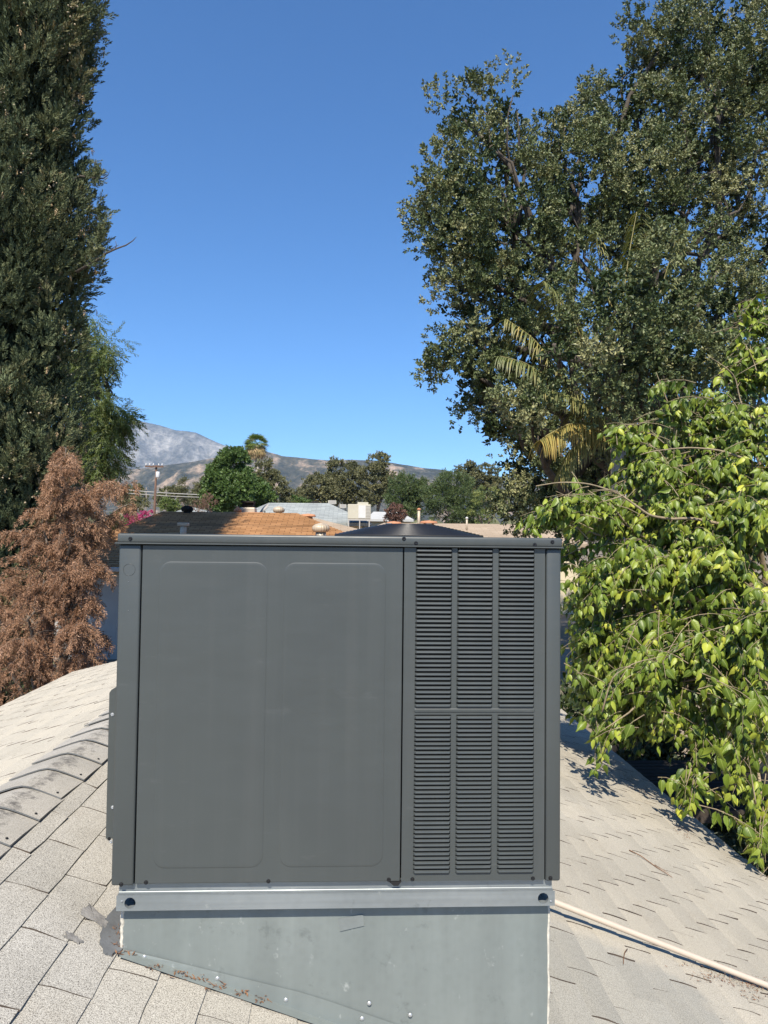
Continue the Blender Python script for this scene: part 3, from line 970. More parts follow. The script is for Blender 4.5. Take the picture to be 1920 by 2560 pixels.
# base rail with round lifting holes
def plate_holes(x0, x1, z0, z1, y, holes, r, n=24):
    V, F = [], []
    def quad(a, b_, c, d):
        k = len(V); V.extend([(a, y, c), (b_, y, c), (b_, y, d), (a, y, d)]); F.append((k, k + 1, k + 2, k + 3))
    hw = (z1 - z0) / 2
    x = x0
    for hx in holes:
        quad(x, hx - hw, z0, z1)
        zc = (z0 + z1) / 2
        k = len(V)
        for i in range(n):
            a = 2 * math.pi * i / n
            ca, sa = math.cos(a), math.sin(a)
            m_ = hw / max(abs(ca), abs(sa))
            V.append((hx + r * ca, y, zc + r * sa)); V.append((hx + m_ * ca, y, zc + m_ * sa))
        for i in range(n):
            j = (i + 1) % n
            F.append((k + 2 * i, k + 2 * i + 1, k + 2 * j + 1, k + 2 * j))
        # rolled rim of the hole
        k2 = len(V)
        for i in range(n):
            a = 2 * math.pi * i / n
            V.append((hx + r * math.cos(a), y + 0.01, zc + r * math.sin(a)))
        for i in range(n):
            j = (i + 1) % n
            F.append((k + 2 * i, k + 2 * j, k2 + j, k2 + i))
        x = hx + hw
    quad(x, x1, z0, z1)
    return V, F


ry = v0 + 0.008
ru0, ru1 = P(291, 2250, ry)[0], P(1387, 2250, ry)[0]
rz1, rz0 = P(840, 2233, ry)[2], P(840, 2271, ry)[2]
holes = [P(325, 2255, ry)[0], P(1358, 2250, ry)[0]]
rail = part('base_rail', plate_holes(ru0, ru1, rz0, rz1, ry, holes, 0.0145), M['rail'], ac)
part('rail_ledge', cat_(box(ru0 + 0.002, ru1 - 0.004, ry + 0.001, ry + 0.07, rz1 - 0.0015, rz1 + 0.0015), box(ru0 + 0.004, ru1 - 0.006, ry + 0.003, ry + 0.007, rz1 + 0.0016, rz1 + 0.0085, 0.001, 1),
                       box(ru0 + 0.004, ru1 - 0.006, ry + 0.008, ry + 0.024, rz1 + 0.0016, Zb - 0.001)), M['rail'], rail)
part('rail_foot', box(ru0 + 0.001, ru1 - 0.001, ry + 0.0012, ry + 0.06, rz0, rz0 + 0.003), M['rail'], rail)
part('rail_back', box(ru0 + 0.03, ru1 - 0.03, ry + 0.045, ry + 0.048, rz0 + 0.004, rz1 - 0.003), M['lead'], rail)
for px in (305, 1377):
    c = P(px, 2252, ry)
    part('rail_rivet', lathe([(0.003, 0), (0.0, 0.002)], (c[0], ry - 0.001, c[2]), 8), M['bright'], rail)
for u0, u1 in ((ru0, ru0 + 0.04), (ru1 - 0.04, ru1)):
    part('base_rail', box(u0, u1, ry + 0.075, v0 + UD - 0.03, rz0, Zb - 0.002, 0.003), M['rail'], ac)
part('base_rail', box(ru0, ru1, v0 + UD - 0.028, v0 + UD + 0.01, rz0, Zb - 0.002, 0.003), M['rail'], ac)
c = P(992, 2207, v0)
part('seam_gasket', prism([(c[0] - 0.022, v0 + 0.004, Zb + 0.003), (c[0] + 0.014, v0 + 0.004, Zb + 0.003), (c[0] + 0.004, v0 + 0.004, Zb - 0.009), (c[0] - 0.008, v0 + 0.004, Zb - 0.009)], (0, 0, 0), (0, 0.01, 0)), M['black'], ac)

# ------------------------------------------------------------------ condensate pipe
py_ = 3.10
pipe_pts = []
for t in np.linspace(0, 1, 14):
    u = 0.55 + t * 2.2
    gap = 0.055 * max(0, 1 - t * 1.55) ** 1.2 + 0.021
    pipe_pts.append((u, py_ + 0.012 * math.sin(t * 3.0), roofz(u) + gap + 0.006))
pp = part('condensate_pipe', tube(pipe_pts, 0.0128, 14), M['pvc'], None, True, org=(0.55, py_, roofz(0.55)))
tag(pp, 'cream plastic pipe running down the shingles from the curb', 'pipe')
c = np.array(pipe_pts[-2])
part('end_elbow', tube([c + (-0.03, 0, 0.002), c + (0.05, 0, -0.018)], 0.018, 14), M['pvc'], pp, True)

# ------------------------------------------------------------------ twigs and litter on the roof
def twig(pxs, r, lab):
    pts = []
    for k, p in enumerate(pxs):
        q = on_roof(*p)
        pts.append((q[0], q[1], roofz(q[0]) + 0.012 + 0.004 * (k % 2)))
    tag(part('twig', tube(pts, np.linspace(r, r * 0.45, len(pts)), 5), M['litter'], None, True, org=pts[0]), lab, 'twig', 'twigs fallen on the roof')
twig([(1573, 2130), (1602, 2146), (1640, 2172), (1672, 2194), (1681, 2199)], 0.0035, 'longest straight dark twig lying on the cream shingles right of the rail')
twig([(1637, 2167), (1656, 2180), (1672, 2188)], 0.0022, 'short thin twig lying along the longest twig on the shingles')
twig([(1568, 2380), (1562, 2390), (1559, 2404), (1559, 2420)], 0.0026, 'small curved twig lying just below the cream pipe')


def litter(name, samples, lab, n, spread, parent=None):
    V, F = [], []
    for _ in range(n):
        a = random.choice(samples)
        x, y = on_roof(a[0] + rng.normal(0, spread[0]), a[1] + rng.normal(0, spread[1]))
        z = roofz(x) + 0.008 + abs(rng.normal(0, 0.006))
        L, w = random.uniform(0.005, 0.018), random.uniform(0.0006, 0.0028)
        th = random.uniform(0, 6.28)
        d = np.array([math.cos(th), math.sin(th), -PITCHK * math.cos(th) + random.uniform(-0.3, 0.3)]); s = np.array([-math.sin(th), math.cos(th), random.uniform(-.4, .4)])
        c0 = np.array([x, y, z])
        k = len(V)
        V += [c0 - d * L / 2, c0 + s * w, c0 + d * L / 2, c0 - s * w]
        F += [(k, k + 1, k + 2), (k, k + 2, k + 3)]
    tag(part(name, (V, F), M['litter'], parent), lab, 'leaf litter', kind='stuff')
litter('leaf_litter', [(1745, 2415), (1800, 2440), (1850, 2455), (1885, 2470), (1900, 2475), (1870, 2462), (1895, 2495), (1780, 2450)], 'brown dry bits gathered along the cream pipe', 420, (26, 7))
litter('leaf_litter', [(300, 2375), (320, 2395), (388, 2428), (450, 2448), (500, 2460), (545, 2478), (610, 2498), (660, 2512), (296, 2350), (300, 2330)], 'brown dry bits caught along the foot of the metal curb', 300, (14, 3.5))
litter('leaf_litter', [(1590, 1965), (1575, 1950), (1610, 1980), (1625, 1992), (1560, 1935), (1700, 2075), (1720, 2090)], 'rusty dead leaves lying along the right eave of the roof', 650, (9, 7))

# ------------------------------------------------------------------ foliage templates
def leaf2(L, w, fold, bend=0.0):
    """a folded two-triangle leaf along +z"""
    return np.array([(0, 0, 0), (-w, fold, 0.5 * L), (w, fold, 0.5 * L), (0, -bend, L)]), np.array([(0, 2, 3), (0, 3, 1)])


def cluster(n, L, w, length, splay, jit=0.35, droop=0.0, seed=0):
    """leaves set round a twig that points along +z (unit scale)"""
    r = np.random.default_rng(seed)
    Vs, Ts, Cs, k = [], [], [], 0
    for i in range(n):
        t = (i + 0.5) / n * length
        a = i * 2.4 + r.normal(0, 0.4)
        sp = splay * (1.15 - 0.55 * t / length) + r.normal(0, jit * 0.5)
        d = np.array([math.cos(a) * math.sin(sp), math.sin(a) * math.sin(sp), math.cos(sp)])
        lv, lf = leaf2(L * r.uniform(0.7, 1.2), w * r.uniform(0.75, 1.2), w * r.uniform(0.1, 0.6), L * 0.12)
        x = np.cross(d, r.normal(size=3)); x /= np.linalg.norm(x); y = np.cross(d, x)
        R = np.stack([x, y, d], 1)
        V = lv @ R.T + np.array([0, 0, t]) + r.normal(0, 0.02, 3)
        Vs.append(V); Ts.append(lf + k); k += 4
        Cs.append(np.full(4, r.normal(0, 0.10)))
    return np.concatenate(Vs), np.concatenate(Ts), np.concatenate(Cs)


def rand_dirs(n):
    d = rng.normal(size=(n, 3))
    return d / np.linalg.norm(d, axis=1, keepdims=True)


def in_lobes(lobes, n, shell=0.55):
    """points spread through ellipsoid lobes [(cx,cy,cz),(rx,ry,rz)] weighted by surface; returns points, outward dirs, lobe index"""
    wts = np.array([(r[0] * r[2] + r[0] * r[1] + r[1] * r[2]) for _, r in lobes]); wts = wts / wts.sum()
    idx = rng.choice(len(lobes), n, p=wts)
    d = rand_dirs(n)
    rad = shell + (1 - shell) * rng.random(n) ** 0.6
    C = np.array([l[0] for l in lobes])[idx]; R = np.array([l[1] for l in lobes])[idx]
    return C + d * R * rad[:, None], d, idx


def px_lobe(cx, cy, rx, ry, v, depth=1.0):
    return (tuple(P(cx, cy, v)), (S(rx, v), S((rx + ry) / 2, v) * depth, S(ry, v)))


def limb(a, b_, r0, r1, sag=0.0, n=7, wob=0.06):
    a, b_ = np.array(a, float), np.array(b_, float)
    L = np.linalg.norm(b_ - a)
    ts = np.linspace(0, 1, n)
    off = rng.normal(0, wob * L, (n, 3)) * np.sin(math.pi * ts)[:, None]
    pts = [a + (b_ - a) * t + np.array([0, 0, sag * L * math.sin(math.pi * t)]) + off[k] for k, t in enumerate(ts)]
    return tube(pts, np.linspace(r0, r1, n), 7), pts


bark = {k: plain(k + '_bark', c, 0.95, 0, 0.35, 9, 0.6, 30) for k, c in (('grey_brown', (0.15, 0.12, 0.095)), ('pale', (0.38, 0.33, 0.27)), ('twig', (0.24, 0.19, 0.12)), ('red_brown', (0.17, 0.085, 0.05)), ('dark', (0.07, 0.058, 0.046)))}


def crown_tree(name, label, cat, base, lobes, mat_, templates, nclump, per, clump_r, sc, bark_m='grey_brown', trunk_r=0.18, up=0.35, group=None, tint0=0.5, tvar=0.16, shell=0.5, limbs=8, kind_crown=None, flat=0.8, inner=None):
    """broadleaf tree: trunk, limbs to every lobe and leaf clusters gathered in clumps"""
    t = thing(name, base, label, cat, group)
    base = np.array(base, float)
    C = np.array([l[0] for l in lobes])
    top = C.mean(0)
    fork = base + (np.array([top[0], top[1], 0]) - np.array([base[0], base[1], 0])) * 0.35 + np.array([0, 0, max(1.0, (C[:, 2].min() - base[2]) * 0.75)])
    tv, tp = limb(base, fork, trunk_r * 1.25, trunk_r * 0.8, 0, 7, 0.02)
    part('trunk', tv, bark[bark_m], t, True)
    bl = []
    for k in range(min(limbs, len(lobes))):
        v_, p_ = limb(fork, C[k], trunk_r * 0.5, trunk_r * 0.13, 0.05)
        bl.append(v_)
        for q in range(3):
            e = C[k] + rand_dirs(1)[0] * np.array(lobes[k][1]) * 0.62
            bl.append(limb(p_[4], e, trunk_r * 0.18, trunk_r * 0.03, 0.03)[0])
    part('branches', cat_(*bl), bark[bark_m], t, True, kind='stuff')
    cc, cd, ci = in_lobes(lobes, int(nclump * 1.25), shell)
    sel = np.argsort(cd[:, 1] + rng.normal(0, 0.25, len(cd)))[:nclump]      # a little thinner on the far side
    cc, cd, ci = cc[sel], cd[sel], ci[sel]
    ctint = rng.normal(0, tvar, nclump)
    K = nclump * per
    rep = np.repeat(np.arange(nclump), per)
    off = rand_dirs(K) * (rng.random(K) ** 0.36)[:, None] * clump_r * rng.uniform(0.6, 1.3, nclump)[rep][:, None]
    off[:, 2] *= flat
    pos = cc[rep] + off
    z = off / clump_r + cd[rep] * 0.5 + np.array([0, 0, up]) + rng.normal(0, 0.3, (K, 3))
    V, T, tint = multi_scatter(templates, pos, frames(z), sc * rng.uniform(0.75, 1.25, K), tint0 + ctint[rep] + rng.normal(0, 0.06, K))
    tri_mesh('crown', V, T, mat_, t, tint, kind=kind_crown)
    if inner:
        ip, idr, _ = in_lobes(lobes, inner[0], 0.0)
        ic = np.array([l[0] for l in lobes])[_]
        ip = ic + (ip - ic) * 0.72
        V, T, tint = multi_scatter(templates, ip, frames(rand_dirs(inner[0])), inner[1] * rng.uniform(0.7, 1.2, inner[0]), 0.0 + np.abs(rng.normal(0, 0.04, inner[0])))  # inner leaves take the darkest tint: crown shade put into the colour
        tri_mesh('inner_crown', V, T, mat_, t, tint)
    return t


OAK_T = [cluster(11, 0.42, 0.135, 0.75, 1.15, seed=s) for s in range(5)]
FINE_T = [cluster(14, 0.45, 0.07, 0.9, 0.9, seed=s + 20) for s in range(4)]
FAR_T = [cluster(9, 0.6, 0.22, 0.7, 1.2, seed=s + 40) for s in range(4)]
DROOP_T = [cluster(16, 0.42, 0.045, 1.6, 0.7, seed=s + 60) for s in range(4)]

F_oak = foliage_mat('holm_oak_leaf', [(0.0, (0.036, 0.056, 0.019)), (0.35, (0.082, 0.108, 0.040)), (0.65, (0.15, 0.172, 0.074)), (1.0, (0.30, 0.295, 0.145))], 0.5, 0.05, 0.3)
F_green = foliage_mat('bright_green_leaf', [(0.0, (0.04, 0.075, 0.02)), (0.5, (0.085, 0.145, 0.034)), (1.0, (0.15, 0.21, 0.055))], 0.5, 0.22)
F_olive = foliage_mat('olive_grey_leaf', [(0.0, (0.075, 0.082, 0.036)), (0.5, (0.15, 0.15, 0.068)), (1.0, (0.27, 0.25, 0.12))], 0.55, 0.2)
F_feather = foliage_mat('feathery_green_leaf', [(0.0, (0.055, 0.085, 0.03)), (0.5, (0.11, 0.155, 0.058)), (1.0, (0.20, 0.24, 0.095))], 0.5, 0.22)
F_pepper = foliage_mat('pepper_tree_leaf', [(0.0, (0.07, 0.11, 0.03)), (0.5, (0.13, 0.18, 0.05)), (1.0, (0.24, 0.26, 0.08))], 0.5, 0.3)
F_cyp = foliage_mat('cypress_scale_leaf', [(0.0, (0.04, 0.055, 0.03)), (0.4, (0.10, 0.128, 0.066)), (0.7, (0.16, 0.175, 0.085)), (1.0, (0.28, 0.24, 0.13))], 0.7, 0.03, 0.2)
F_dead = foliage_mat('dead_conifer_needle', [(0.0, (0.13, 0.068, 0.04)), (0.5, (0.33, 0.19, 0.118)), (1.0, (0.54, 0.35, 0.24))], 0.85, 0.15, 0.1)
F_mul = foliage_mat('mulberry_leaf', [(0.0, (0.042, 0.075, 0.008)), (0.4, (0.125, 0.178, 0.019)), (0.7, (0.235, 0.285, 0.034)), (1.0, (0.43, 0.44, 0.055))], 0.42, 0.14, 0.35, True)
F_pink = foliage_mat('bougainvillea_bract', [(0.0, (0.30, 0.03, 0.12)), (0.5, (0.48, 0.06, 0.20)), (1.0, (0.55, 0.12, 0.28))], 0.7, 0.3)
F_red = foliage_mat('bronze_leaf', [(0.0, (0.10, 0.05, 0.04)), (0.5, (0.19, 0.10, 0.075)), (1.0, (0.26, 0.16, 0.12))], 0.7, 0.2)
F_palm = foliage_mat('palm_leaflet', [(0.0, (0.07, 0.10, 0.03)), (0.4, (0.14, 0.16, 0.055)), (0.7, (0.29, 0.25, 0.075)), (1.0, (0.42, 0.29, 0.08))], 0.5, 0.2)
F_fan = foliage_mat('fan_palm_blade', [(0.0, (0.06, 0.10, 0.02)), (0.45, (0.12, 0.19, 0.04)), (0.7, (0.30, 0.27, 0.09)), (1.0, (0.50, 0.36, 0.20))], 0.5, 0.2)

# ------------------------------------------------------------------ the big evergreen oak at the right
OV = 16.0
oak_lobes = [px_lobe(*a) for a in (
    (1205, 500, 165, 210, 15.6), (1160, 300, 70, 105, 15.6), (1250, 285, 75, 95, 15.8), (1130, 560, 95, 130, 15.4), (1175, 790, 100, 120, 15.6), (1170, 930, 90, 100, 15.6),
    (1290, 720, 140, 190, 16.2), (1410, 320, 55, 65, 16.4), (1400, 520, 150, 190, 16.4), (1330, 950, 130, 180, 16.6), (1300, 1180, 75, 130, 16.8), (1385, 860, 60, 60, 12.6), (1330, 1010, 70, 50, 12.9), (1230, 1060, 55, 80, 16.2),
    (1590, 260, 125, 165, 17.2), (1660, 110, 110, 120, 17.2), (1790, 60, 130, 110, 17.6), (1840, 230, 130, 170, 17.6), (1720, 330, 150, 170, 17.0), (1560, 470, 150, 160, 16.6),
    (1650, 560, 140, 150, 16.4), (1800, 480, 130, 140, 17.4), (1575, 740, 165, 150, 12.3), (1500, 890, 95, 95, 12.2), (1660, 880, 150, 130, 12.2), (1800, 760, 90, 110, 16.0),
    (1470, 1080, 130, 130, 15.6), (1600, 900, 200, 220, 16.5), (1640, 1010, 130, 100, 12.2), (1930, 620, 90, 150, 17.4), (1960, 200, 110, 280, 18.0), (1400, 1260, 110, 120, 16.4), (1850, 960, 150, 150, 16.0),
    (1283, 1265, 45, 70, 16.8), (1560, 1240, 190, 130, 16.4), (1780, 1200, 180, 200, 16.6))]
oak_base = P(1560, 1700, 17.2); oak_base[2] = float(gz(oak_base[0], 17.2)) - 0.05
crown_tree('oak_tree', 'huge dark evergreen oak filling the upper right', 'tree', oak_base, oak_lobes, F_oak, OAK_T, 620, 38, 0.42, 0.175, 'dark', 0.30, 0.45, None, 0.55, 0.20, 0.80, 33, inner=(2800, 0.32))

# ------------------------------------------------------------------ cypress column on the left
def spray(n, seed, droop=0.0, L=0.34, w=0.035):
    r = np.random.default_rng(seed)
    Vs, Ts, Cs, k = [], [], [], 0
    for i in range(n):
        t = (i / n) ** 0.9
        a = i * 2.4 + r.normal(0, 0.5)
        sp = 0.75 * (1 - 0.65 * t) + r.normal(0, 0.12)
        d = np.array([math.cos(a) * math.sin(sp), math.sin(a) * math.sin(sp), math.cos(sp) - droop])
        d /= np.linalg.norm(d)
        lv, lf = leaf2(L * (1.1 - 0.5 * t) * r.uniform(0.8, 1.2), w, w * 0.5, 0)
        x = np.cross(d, r.normal(size=3)); x /= np.linalg.norm(x); y = np.cross(d, x)
        Vs.append(lv @ np.stack([x, y, d], 1).T + np.array([0, 0, t * 0.75 - droop * t * t * 0.3])); Ts.append(lf + k); k += 4
        Cs.append(np.full(4, r.normal(0, 0.07)))
    return np.concatenate(Vs), np.concatenate(Ts), np.concatenate(Cs)


SPRAY_T = [spray(14, s, 0.0, 0.36, 0.046) for s in range(5)]
CV = 14.0
cyp = thing('cypress_tree', (*P(-25, 1300, CV)[:2], float(gz(0, CV)) - 0.05), 'tall dark green cypress column along the left edge', 'tree')
ax = P(-25, 1300, CV)
# outline measured along the right side: (photo y, x of the edge)
eo = np.array([(-260, 225), (-120, 240), (0, 250), (60, 262), (130, 240), (200, 250), (290, 245), (350, 225), (420, 255), (470, 225), (540, 205), (590, 265), (640, 258), (700, 235), (780, 222), (860, 215), (950, 215), (1040, 225), (1120, 245), (1200, 240), (1300, 215), (1420, 180), (1600, 150)], float)
def cyp_r(z):
    yy = 1337 - (z - 5.0) * FPX / CV
    return np.maximum(S(np.interp(yy, eo[:, 0], eo[:, 1]) - 34, CV), 0.5)
part('trunk', tube([(ax[0], CV, float(gz(0, CV)) - 0.05), (ax[0] + 0.05, CV, 8), (ax[0] - 0.05, CV, 14), (ax[0], CV, 22.5)], [0.28, 0.22, 0.14, 0.03], 9), bark['dark'], cyp, True)
nc = 540
zc = rng.uniform(1.0, 22.6, nc)
th = rng.uniform(0, 2 * math.pi, nc)
th = np.where(rng.random(nc) < 0.88, rng.uniform(-math.pi * 0.58, 0.22, nc), th)      # denser on the side towards the house
taper = np.clip((24.0 - zc) / 4.5, 0.15, 1)
rr = cyp_r(zc) * rng.uniform(0.72, 0.98, nc) * taper
cp = np.stack([ax[0] + rr * np.cos(th), CV + rr * np.sin(th), zc], -1)
cdir = np.stack([np.cos(th) * 0.42, np.sin(th) * 0.42, np.full(nc, 1.0)], -1) + rng.normal(0, 0.16, (nc, 3))
cl = rng.uniform(0.65, 1.2, nc); cr = cl * rng.uniform(0.24, 0.33, nc)
per = 41
rep = np.repeat(np.arange(nc), per)
K = len(rep)
t_ = rng.random(K)
phi = rng.uniform(0, 2 * math.pi, K)
Fm = frames(cdir)
rad = cr[rep] * np.sqrt(np.clip(t_ * 4, 0, 1)) * (1.08 - t_) ** 0.7 * rng.uniform(0.80, 1.05, K)
loc = np.stack([rad * np.cos(phi), rad * np.sin(phi), t_ * cl[rep]], -1)
pos = cp[rep] + np.einsum('kij,kj->ki', Fm[rep], loc) - cdir[rep] * 0.2
outv = np.einsum('kij,kj->ki', Fm[rep], np.stack([np.cos(phi), np.sin(phi), np.zeros(K)], -1))
zd = cdir[rep] * 1.0 + outv * 0.75 + rng.normal(0, 0.15, (K, 3))
ct = rng.normal(0, 0.15, nc)[rep]
V, T, tint = multi_scatter(SPRAY_T, pos, frames(zd), rng.uniform(0.18, 0.30, K), 0.48 + ct + rng.normal(0, 0.08, K))
tri_mesh('crown', V, T, F_cyp, cyp, tint)
# dense inner growth, the shade between clumps put into its dark tint
K = 5200
zc2 = rng.uniform(1.0, 22.5, K); th2 = rng.uniform(0, 2 * math.pi, K)
th2 = np.where(rng.random(K) < 0.7, rng.uniform(-math.pi * 0.6, 0.4, K), th2)
r2 = cyp_r(zc2) * rng.uniform(0.4, 0.82, K) * np.clip((23.8 - zc2) / 4.5, 0.1, 1)
pos = np.stack([ax[0] + r2 * np.cos(th2), CV + r2 * np.sin(th2), zc2], -1)
zd = np.stack([np.cos(th2) * 0.5, np.sin(th2) * 0.5, np.ones(K)], -1) + rng.normal(0, 0.25, (K, 3))
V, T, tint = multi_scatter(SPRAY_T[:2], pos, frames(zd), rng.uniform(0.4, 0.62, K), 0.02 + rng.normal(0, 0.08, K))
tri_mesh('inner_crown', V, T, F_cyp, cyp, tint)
K = 1700
zc2 = rng.uniform(1.0, 22.0, K); th2 = rng.uniform(0, 2 * math.pi, K)
r2 = cyp_r(zc2) * rng.uniform(0.0, 0.62, K) * np.clip((23.5 - zc2) / 4.5, 0.1, 1)
pos = np.stack([ax[0] + r2 * np.cos(th2) + 0.25, CV + r2 * np.sin(th2), zc2], -1)
V, T, tint = multi_scatter(SPRAY_T[:2], pos, frames(np.tile([0.0, 0, 1.0], (K, 1)) + rng.normal(0, 0.3, (K, 3))), rng.uniform(0.8, 1.2, K), 0.0 + np.abs(rng.normal(0, 0.05, K)))  # large core sprays, shade again put into the darkest tint
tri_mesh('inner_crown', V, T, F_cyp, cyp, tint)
# cones and dead sprays
M['cone'] = plain('cypress_cone', (0.36, 0.29, 0.19), 0.8, 0, 0.3, 30)
kc_ = rng.choice(nc, 95)
cv_, ct_ = tris_of(lathe([(0.0, -1), (0.8, -0.6), (1.0, 0.0), (0.75, 0.65), (0.0, 1)], (0, 0, 0), 6))
pc, n_each = [], 9
for k in kc_:
    for _ in range(n_each):
        pc.append(cp[k] + cdir[k] * rng.uniform(0.0, 0.5) * cl[k] + np.array([math.cos(th[k]), math.sin(th[k]), 0]) * cr[k] * 0.9 + rng.normal(0, 0.09, 3))
pc = np.array(pc)
V, T = scatter(cv_, ct_, pc, frames(rand_dirs(len(pc))), rng.uniform(0.012, 0.02, len(pc)))
tri_mesh('cones', V, T, M['cone'], cyp, smooth=True, kind='stuff')
K = 260
k_ = rng.choice(nc, K)
pos = cp[k_] + np.stack([np.cos(th[k_]), np.sin(th[k_]), np.zeros(K)], -1) * cr[k_][:, None] * 0.9 + rng.normal(0, 0.08, (K, 3))
V, T, tint = multi_scatter(SPRAY_T, pos, frames(np.tile([0.1, -0.2, -1.0], (K, 1)) + rng.normal(0, 0.2, (K, 3))), rng.uniform(0.12, 0.22, K), rng.uniform(0.6, 1.0, K))
tri_mesh('dead_sprays', V, T, foliage_mat('tan_dead_spray', [(0, (0.22, 0.15, 0.09)), (1, (0.46, 0.34, 0.20))], 0.8, 0.1, 0.1), cyp, tint, kind='stuff')
# bare branches sticking out into the sky, one with tufts
def px_path(pts, v): return [P(a, b_, v) for a, b_ in pts]
part('bare_branch', cat_(tube(px_path([(190, 680), (235, 655), (262, 635), (290, 622), (315, 613), (332, 602), (341, 592)], 13.4), [0.03, 0.022, 0.019, 0.016, 0.013, 0.009, 0.004], 6),
                         tube(px_path([(288, 623), (291, 612), (289, 603)], 13.4), [0.01, 0.006, 0.004], 5), tube(px_path([(262, 635), (259, 622), (260, 612)], 13.4), [0.01, 0.006, 0.003], 5),
                         tube(px_path([(275, 628), (285, 618), (297, 612)], 13.4), [0.009, 0.006, 0.003], 5)), bark['dark'], cyp, True)
part('bare_branch', cat_(tube(px_path([(165, 462), (200, 440), (235, 445), (258, 446), (270, 438), (276, 424)], 13.4), [0.03, 0.022, 0.016, 0.012, 0.008, 0.004], 6),
                         tube(px_path([(240, 560), (244, 545), (238, 537)], 13.4), [0.008, 0.005, 0.003], 5)), bark['dark'], cyp, True)
tp_ = np.concatenate([np.linspace((232, 650), (246, 600), 5), np.linspace((246, 600), (262, 552), 7), [(215, 640), (225, 662), (240, 640), (225, 610), (205, 655)], np.linspace((225, 440), (250, 432), 4), [(238, 415), (246, 450), (236, 462)]])
pos = np.array([P(a + rng.normal(0, 5), b_ + rng.normal(0, 5), 13.4 + rng.normal(0, 0.12)) for a, b_ in np.repeat(tp_, 16, 0)])
K = len(pos)
V, T, tint = multi_scatter(SPRAY_T, pos, frames(rand_dirs(K) + np.array([0.3, 0, 0.6])), rng.uniform(0.12, 0.2, K), 0.55 + rng.normal(0, 0.15, K))
tri_mesh('tuft', V, T, F_cyp, cyp, tint)

# ------------------------------------------------------------------ dead conifer in front of it
DV = 10.4
dbase = P(105, 1700, DV); dbase[2] = float(gz(0, DV)) - 0.05
dead = thing('dead_conifer', dbase, 'dead rust brown conifer with drooping needles beyond the left eave', 'tree')
dtop = P(165, 1128, DV)
part('trunk', tube([dbase, P(115, 1600, DV), P(140, 1350, DV), P(158, 1220, DV), P(160, 1190, DV)], [0.13, 0.10, 0.06, 0.02, 0.006], 8), bark['red_brown'], dead, True)
NEED_T = [spray(10, s + 100, 0.35, 0.40, 0.036) for s in range(5)]
leaders = [((150, 1400), (165, 1120), 0.62), ((150, 1300), (172, 1135), 0.55), ((152, 1330), (150, 1165), 0.6), ((135, 1480), (95, 1238), 0.8), ((150, 1500), (215, 1235), 0.9), ((150, 1420), (268, 1205), 0.40), ((160, 1480), (268, 1300), 0.5), ((150, 1560), (250, 1412), 0.55),
           ((120, 1600), (50, 1325), 0.85), ((150, 1600), (240, 1495), 0.6), ((140, 1660), (240, 1585), 0.6), ((100, 1680), (20, 1450), 0.9), ((120, 1750), (215, 1640), 0.8), ((60, 1760), (-30, 1500), 1.0),
           ((100, 1800), (60, 1600), 1.0), ((140, 1700), (180, 1400), 1.0), ((150, 1550), (235, 1330), 0.8), ((60, 1700), (110, 1450), 1.0), ((130, 1780), (200, 1560), 1.0), ((20, 1800), (-60, 1640), 1.0), ((140, 1450), (205, 1215), 0.45), ((170, 1390), (318, 1262), 0.28), ((150, 1350), (330, 1205), 0.25)]
bl, pos_l, dir_l, sc_l = [], [], [], []
for (a, b_, fat) in leaders:
    dv0, dv1 = DV + rng.normal(0, 0.1), DV + rng.uniform(-0.75, 0.35)
    A, B = P(*a, dv0), P(*b_, dv1)
    vf, pts = limb(A, B, 0.032, 0.006, 0.10, 9, 0.03)
    bl.append(vf)
    pts = np.array(pts)
    L = np.linalg.norm(B - A)
    nb = int(23 * L * fat) + 8
    for _ in range(nb):
        t = rng.uniform(0.12, 1.0) ** 0.8
        c0 = pts[0] + 0
        k = min(int(t * 8), 7); c0 = pts[k] + (pts[k + 1] - pts[k]) * (t * 8 - k)
        reach = (0.52 - 0.34 * t) * fat + 0.08
        d = rand_dirs(1)[0]; d[2] = abs(d[2]) * 0.2
        d = d + (B - A) / L * 0.6
        e = c0 + d * reach
        # side branchlet: rises, then hangs
        m_ = 9
        bp = [c0 + d * reach * s + np.array([0, 0, -0.55 * reach * s * s - 0.10 * s ** 3]) for s in np.linspace(0, 1, m_)]
        bl.append(tube(bp[::2], np.linspace(0.005, 0.0015, 5), 4, False))
        for s in range(1, m_):
            for _q in range(2):
                pos_l.append(bp[s] + rng.normal(0, 0.018, 3))
                dd = (bp[s] - bp[s - 1]); dd = dd / np.linalg.norm(dd)
                dir_l.append(dd * 0.6 + np.array([0, 0, -0.75]) + rng.normal(0, 0.38, 3))
                sc_l.append(rng.uniform(0.09, 0.17))
part('branches', cat_(*bl), bark['grey_brown'], dead, True, kind='stuff')
pos, zd, sc_ = np.array(pos_l), np.array(dir_l), np.array(sc_l)
V, T, tint = multi_scatter(NEED_T, pos, frames(zd), sc_, 0.45 + 0.6 * (fbm(pos[:, 0] * 4, pos[:, 2] * 4, 5, 3) - 0.5) + rng.normal(0, 0.16, len(pos)))
tri_mesh('crown', V, T, F_dead, dead, tint)

